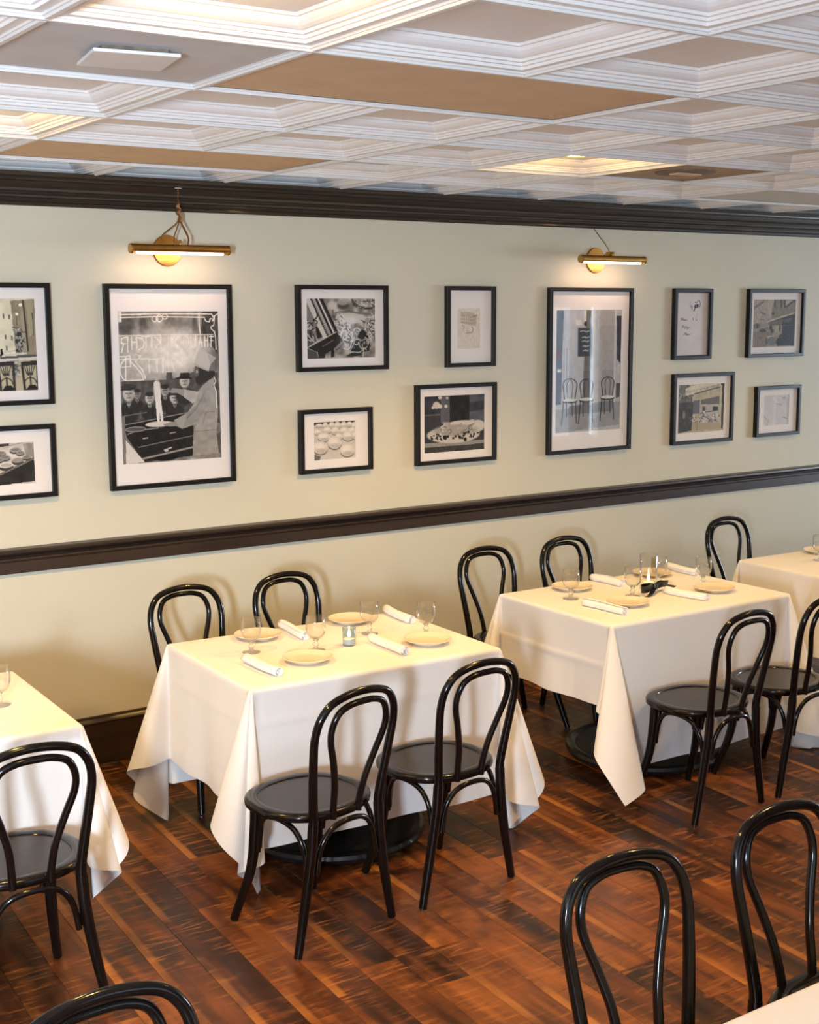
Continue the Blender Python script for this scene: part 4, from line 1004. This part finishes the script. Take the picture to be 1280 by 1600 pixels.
def make_cloth(label, cx, cy, rot, w, d, over, lobes, seed=0, creases=()):
    """over: front, right, back, left drops; lobes: per corner FR, BR, BL, FL"""
    rr = random.Random(seed)
    hw, hd = w / 2, d / 2
    nrm = [np.array([0, -1., 0]), np.array([1., 0, 0]), np.array([0, 1., 0]), np.array([-1., 0, 0])]
    cor = [np.array([hw, -hd, TH]), np.array([hw, hd, TH]), np.array([-hw, hd, TH]), np.array([-hw, -hd, TH])]
    NV, NU, NC = 30, 36, 64
    Rb = .012
    def drop_profile(s, e, dvec):
        # arc from horizontal e to dvec over length Rb*pi/2, then straight
        a = Rb * PI / 2
        out = np.zeros(3); k = min(s, a); steps = 6
        for q in range(steps):
            f = (q + .5) / steps * k / a
            v = e * math.cos(f * PI / 2) + dvec * math.sin(f * PI / 2); out = out + v / np.linalg.norm(v) * k / steps
        if s > a: out = out + dvec * (s - a)
        return out
    V, F = [], []
    cols = []    # each: list of vertex ids from the table edge to the hem
    dn = np.array([0, 0, -1.])
    def vs(k, dr):   # spacing along the drop, dense at the edge
        t = k / NV; return dr * (t ** 1.5 * .55 + t * .45)
    for si in range(4):
        n = nrm[si]; dr = over[si]
        A, B = cor[(si - 1) % 4], cor[si]       # side si runs from A to B, anticlockwise: front runs left to right
        L = np.linalg.norm(B - A); e = (B - A) / L
        ph = [rr.uniform(0, 6.28) for _ in range(3)]
        for k in range(NU + 1):
            f = k / NU; col = []
            env = math.sin(PI * f) ** .6 if 0 < f < 1 else 0
            for q in range(NV + 1):
                s = vs(q, dr)
                p = A + e * (f * L) + drop_profile(s, n, dn)
                g = s / dr
                wav = (.010 * math.sin(2.2 * f * PI + ph[0]) + .006 * math.sin(5.3 * f * PI + ph[1]) + .012) * g ** 1.3 * env * (0 if si == 2 else 1)
                p = p + n * wav
                for (cs, kind, pos, amp) in creases:
                    if cs != si: continue
                    dd = (s - pos * dr) if kind == 'h' else (f - pos) * L
                    p = p + n * amp * 1.6 * math.exp(-(dd / .006) ** 2) * (1 if kind == 'h' else min(1, s / .05))
                col.append(len(V)); V.append(p)
            cols.append(col)
        # corner after side si
        nA, nB = n, nrm[(si + 1) % 4]; C_ = cor[si]; a, b = over[si], over[(si + 1) % 4]
        lb, tl = lobes[si]
        D = cone_curve(lb, NC + 1, tl)
        dg = (nA + nB) / math.sqrt(2); sd = (nB - nA) / math.sqrt(2)
        for k in range(1, NC):
            th = PI / 2 * k / NC; col = []
            rm = min(a / max(math.cos(th), 1e-6), b / max(math.sin(th), 1e-6))
            eh = nA * math.cos(th) + nB * math.sin(th)
            dv = dg * D[k][0] + sd * D[k][1] + dn * -D[k][2]
            for q in range(NV + 1):
                s = vs(q, rm)
                p = C_ + drop_profile(s, eh, dv)
                if p[2] < .006:
                    ex = .006 - p[2]; p = p + dg * ex * .5; p[2] = .006
                col.append(len(V)); V.append(p)
            cols.append(col)
    m_ = len(cols)
    for i in range(m_):
        A, B = cols[i], cols[(i + 1) % m_]
        for q in range(NV):
            F.append((A[q], A[q + 1], B[q + 1], B[q]))
    # top: fill the rim
    me = raw('tablecloth', V, F, 'linen')
    bm = bmesh.new(); bm.from_mesh(me)
    bmesh.ops.remove_doubles(bm, verts=bm.verts, dist=1e-5)
    # flat top as a grid
    gx, gy = 24, 16
    grid = [[bm.verts.new((-hw + w * i / gx, -hd + d * j / gy, TH)) for i in range(gx + 1)] for j in range(gy + 1)]
    for j in range(gy):
        for i in range(gx): bm.faces.new((grid[j][i], grid[j][i + 1], grid[j + 1][i + 1], grid[j + 1][i]))
    bmesh.ops.remove_doubles(bm, verts=bm.verts, dist=1e-4)
    bmesh.ops.recalc_face_normals(bm, faces=bm.faces)
    for f_ in bm.faces: f_.smooth = True
    bm.to_mesh(me); bm.free()
    o = link('tablecloth', me, None, (cx, cy, 0), math.radians(rot))
    return tag(o, label, 'tablecloth', 'white tablecloths')

D2 = ([(.5, -25, .35), (.5, 25, .35)], .06)
DR = ([(.5, -62, .25), (.5, -35, .25)], .0)
DL = ([(.5, 35, .25), (.5, 62, .25)], .0)
D3 = ([(.455, -25, .4), (.545, 20, .4)], .02)
TABLES = [
    ('dining table with a black round base under the left cloth, cut by the left edge', 'white tablecloth on the left table, cut by the left edge', -1.240, 2.395, -1.8, 1.075, .767, (.46, .40, .5, .45),
     [D3, DR, DL, D2], ()),
    ('dining table with a black round base under the cloth with the candle cup', 'white tablecloth with deep corner folds on the table with the candle cup', .489, 2.398, -2.3, 1.075, .767, (.605, .52, .60, .485),
     [D3, DR, ([(.43, 12, .4), (.57, 42, .4)], .02), ([(.57, -36, .45), (.43, 8, .35)], (-.03, .05))],
     ((0, 'h', .23, .003), (0, 'v', .52, .0022), (3, 'v', .60, .0035), (3, 'h', .30, .003), (3, 'h', .86, .004))),
    ('dining table with a black round base under the cloth with the ribbon', 'white tablecloth on the table with the black ribbon bow', 2.203, 2.396, -.3, 1.108, .762, (.66, .60, .33, .375),
     [([(.5, -20, .3), (.5, 20, .35)], .05), DR, DL, ([(.33, -35, .4), (.67, 15, .45)], (.03, -.04))],
     ((0, 'h', .55, .0035), (3, 'v', .66, .0035), (3, 'h', .52, .003), (3, 'v', .15, .0025))),
    ('dining table under the cloth at the far right edge', 'white tablecloth on the far right table, cut by the right edge', 3.754, 2.320, -1.8, 1.075, .767, (.55, .50, .55, .42), [D2, DR, DL, D2], ((3, 'h', .85, .004), (3, 'v', .5, .003))),
    ('dining table under the cloth in the lower right corner', 'white tablecloth of which one corner shows at the lower right', .060, -.863, 0, 1.075, .767, (.5, .5, .5, .5), [D2, DR, DL, D2], ()),
]
for k, (lt, lc, cx, cy, rot, w, d, ov, lb, cr) in enumerate(TABLES):
    make_table(lt, cx, cy, rot, w, d, -.04, -.06)
    make_cloth(lc, cx, cy, rot, w, d, ov, lb, k + 3, cr)

# ================================================================== TABLEWARE
bowl_me = lathe('bowl', [(0, .046), (.012, .047), (.026, .053), (.0365, .069), (.0405, .088), (.040, .112), (.0370, .138), (.0360, .1385), (.0357, .137), (.0385, .112), (.039, .089), (.035, .070), (.025, .0555), (.010, .050), (0, .0495)], 'goblet_glass', 32, 60)
stem_me = lathe('stem_and_foot', [(0, 0), (.036, 0), (.0365, .002), (.031, .0045), (.014, .008), (.009, .013), (.008, .018), (.0125, .023), (.0125, .027), (.008, .032), (.0085, .039), (.013, .045), (0, .0458)], 'stem_glass', 28, 60)
def goblet(x, y, label):
    t = thing('water_goblet', label, 'glass', (x, y, TH + .0005), 0, 'footed water goblets')
    link('bowl', bowl_me, t); link('stem_and_foot', stem_me, t)
plate_m = lathe('side_plate', [(0, .004), (.048, .004), (.050, 0), (.056, 0), (.058, .005), (.080, .011), (.096, .018), (.0975, .0205), (.0965, .0215), (.080, .0155), (.066, .0105), (.058, .0092), (0, .0092)], 'stoneware', 44, 40)
def plate(x, y, label):
    o = link('side_plate', plate_m, None, (x, y, TH + .0005)); tag(o, label, 'plate', 'cream side plates')
def roll_mesh(seed, L=.275, r0=.0215):
    rr = random.Random(seed); turns = 3.2; ns, nl = 56, 10
    V, F = [], []
    for i in range(nl + 1):
        xx = -L / 2 + L * i / nl; bend = .006 * math.sin(PI * i / nl * 1.3 + seed)
        sc = 1 + .05 * math.sin(3 * i / nl + seed)
        for k in range(ns + 1):
            f = k / ns; a = f * turns * 2 * PI + seed
            r = (.004 + (r0 - .004) * f) * sc
            off = .004 * math.sin(7 * f + seed) if i in (0, nl) else 0
            V.append((xx + off, bend + r * math.cos(a), r0 * 1.02 + r * math.sin(a) * .93))
    for i in range(nl):
        for k in range(ns):
            a = i * (ns + 1) + k; F.append((a, a + 1, a + ns + 2, a + ns + 1))
    me = raw('napkin_roll', V, F, 'napkin_cotton')
    bm = bmesh.new(); bm.from_mesh(me); bmesh.ops.solidify(bm, geom=bm.faces[:], thickness=.0012); bm.to_mesh(me); bm.free()
    me.polygons.foreach_set('use_smooth', [True] * len(me.polygons))
    zs = [v.co.z for v in me.vertices]; dz = min(zs)
    for v in me.vertices: v.co.z -= dz
    return me
def napkin(xa, ya, xb, yb, label, seed):
    o = link('napkin_roll', roll_mesh(seed, min(.29, math.hypot(xb - xa, yb - ya) * .97)), None, ((xa + xb) / 2, (ya + yb) / 2, TH + .0005), math.atan2(yb - ya, xb - xa))
    tag(o, label, 'napkin', 'rolled white napkins')

A1 = 'the table with the candle cup'; A2 = 'the table with the ribbon'
pos = ['far left place', 'near left place', 'far right place', 'near right place']
for k, (x, y) in enumerate([(.304, 2.682), (.289, 2.249), (.764, 2.703), (.826, 2.215)]): plate(x, y, 'cream side plate at the %s of %s' % (pos[k], A1))
for k, (x, y) in enumerate([(.174, 2.490), (.398, 2.372), (.716, 2.477), (.903, 2.335)]): goblet(x, y, 'clear footed goblet at the %s of %s' % (pos[k], A1))
for k, (a, b, c, d) in enumerate([(.462, 2.785, .446, 2.530), (.082, 2.375, .094, 2.115), (.991, 2.772, .955, 2.520), (.658, 2.365, .632, 2.090)]): napkin(a, b, c, d, 'rolled white napkin at the %s of %s' % (pos[k], A1), k + 1)
for k, (x, y) in enumerate([(1.987, 2.665), (1.971, 2.264), (2.541, 2.690), (2.518, 2.251)]): plate(x, y, 'cream side plate at the %s of %s' % (pos[k], A2))
for k, (x, y) in enumerate([(1.841, 2.506), (2.115, 2.385), (2.400, 2.500), (2.568, 2.370)]): goblet(x, y, 'clear footed goblet at the %s of %s' % (pos[k], A2))
for k, (a, b, c, d) in enumerate([(2.210, 2.768, 2.221, 2.560), (1.792, 2.370, 1.819, 2.110), (2.715, 2.768, 2.710, 2.540), (2.290, 2.350, 2.323, 2.110)]): napkin(a, b, c, d, 'rolled white napkin at the %s of %s' % (pos[k], A2), k + 6)
plate(3.735, 2.600, 'cream side plate on the far right table, cut by the right edge')
goblet(3.545, 2.459, 'clear footed goblet on the far right table, at the right edge')
goblet(-.862, 2.350, 'clear footed goblet on the left table, at the left edge')

def flame_part(par, z, s=1.):
    link('flame', lathe('flame', [(0, 0), (.004 * s, .004 * s), (.0055 * s, .010 * s), (.004 * s, .019 * s), (.0015 * s, .027 * s), (0, .032 * s)], 'flame', 14, 80), par, (0, 0, z))
def candle_parts(t, r, h, fs=1.):
    cd = link('candle', lathe('candle', [(0, .004), (r, .004), (r, h), (r * .85, h + .001), (0, h - .002)], 'wax', 24), t)
    link('wick', tube('wick', [(0, 0, h - .004), (.001, 0, h + .010)], .0008, 'black_satin', 6), cd)
    flame_part(cd, h + .006, fs)
v = thing('votive_candle', 'lit candle in a small pale blue glass cup', 'candle', (.549, 2.367, TH + .0005))
link('cup', lathe('cup', [(0, 0), (.0255, 0), (.0265, .003), (.0275, .073), (.0265, .074), (.0250, .072), (.0240, .006), (0, .005)], 'votive_glass', 28, 60), v)
candle_parts(v, .022, .026, 1.1)
hv = thing('hurricane_candle', 'lit candle in a tall clear glass cylinder beside the black bow', 'candle', (2.300, 2.470, TH + .0005))
link('cylinder', lathe('cylinder', [(0, 0), (.042, 0), (.043, .003), (.043, .168), (.042, .169), (.041, .168), (.041, .006), (0, .005)], 'goblet_glass', 36, 60), hv)
candle_parts(hv, .026, .030, 1.2)
rb = thing('ribbon_bow', 'black satin ribbon tied in a bow on the tablecloth', 'ribbon', (2.262, 2.390, TH + .0005))
rb.scale = (1.2, 1.2, 1.2)
def strip(name, pts, wd, par, up=(0, 0, 1)):
    P = catmull(pts, 6); n = len(P); V, F = [], []
    U = np.array(up, float)
    for i in range(n):
        f = i / (n - 1); wv = wd * (1 if np.isscalar(wd) else 1)
        V += [P[i] - U * wv / 2, P[i] + U * wv / 2]
    for i in range(n - 1): F.append((2 * i, 2 * i + 2, 2 * i + 3, 2 * i + 1))
    me = raw(name, V, F, 'black_satin')
    bm = bmesh.new(); bm.from_mesh(me); bmesh.ops.solidify(bm, geom=bm.faces[:], thickness=.0014); bm.to_mesh(me); bm.free()
    return link(name, autosmooth(me, 60), par)
kz = .020
strip('loop', [(0, 0, kz), (.028, -.014, kz + .012), (.060, -.012, kz + .010), (.072, .006, kz + .004), (.050, .020, kz + .006), (.02, .012, kz + .004), (0, .002, kz)], .026, rb, (.15, -.1, 1))
strip('loop', [(0, 0, kz), (-.030, -.012, kz + .006), (-.060, -.020, kz + .002), (-.074, -.006, kz), (-.055, .014, kz + .002), (-.02, .012, kz + .004), (0, .002, kz)], .028, rb, (-.15, -.1, 1))
strip('tail', [(0, -.002, kz), (-.03, -.022, .014), (-.06, -.040, .006), (-.088, -.050, .004)], .024, rb, (.3, -.9, .25))
strip('tail', [(0, .002, kz), (.045, .006, .022), (.085, .012, .014), (.118, .004, .006)], .022, rb, (-.2, -.9, .5))
link('knot', lathe('knot', [(0, -.012), (.009, -.010), (.013, 0), (.009, .010), (0, .012)], 'black_satin', 16, 80), rb, (0, -.004, kz + .003))
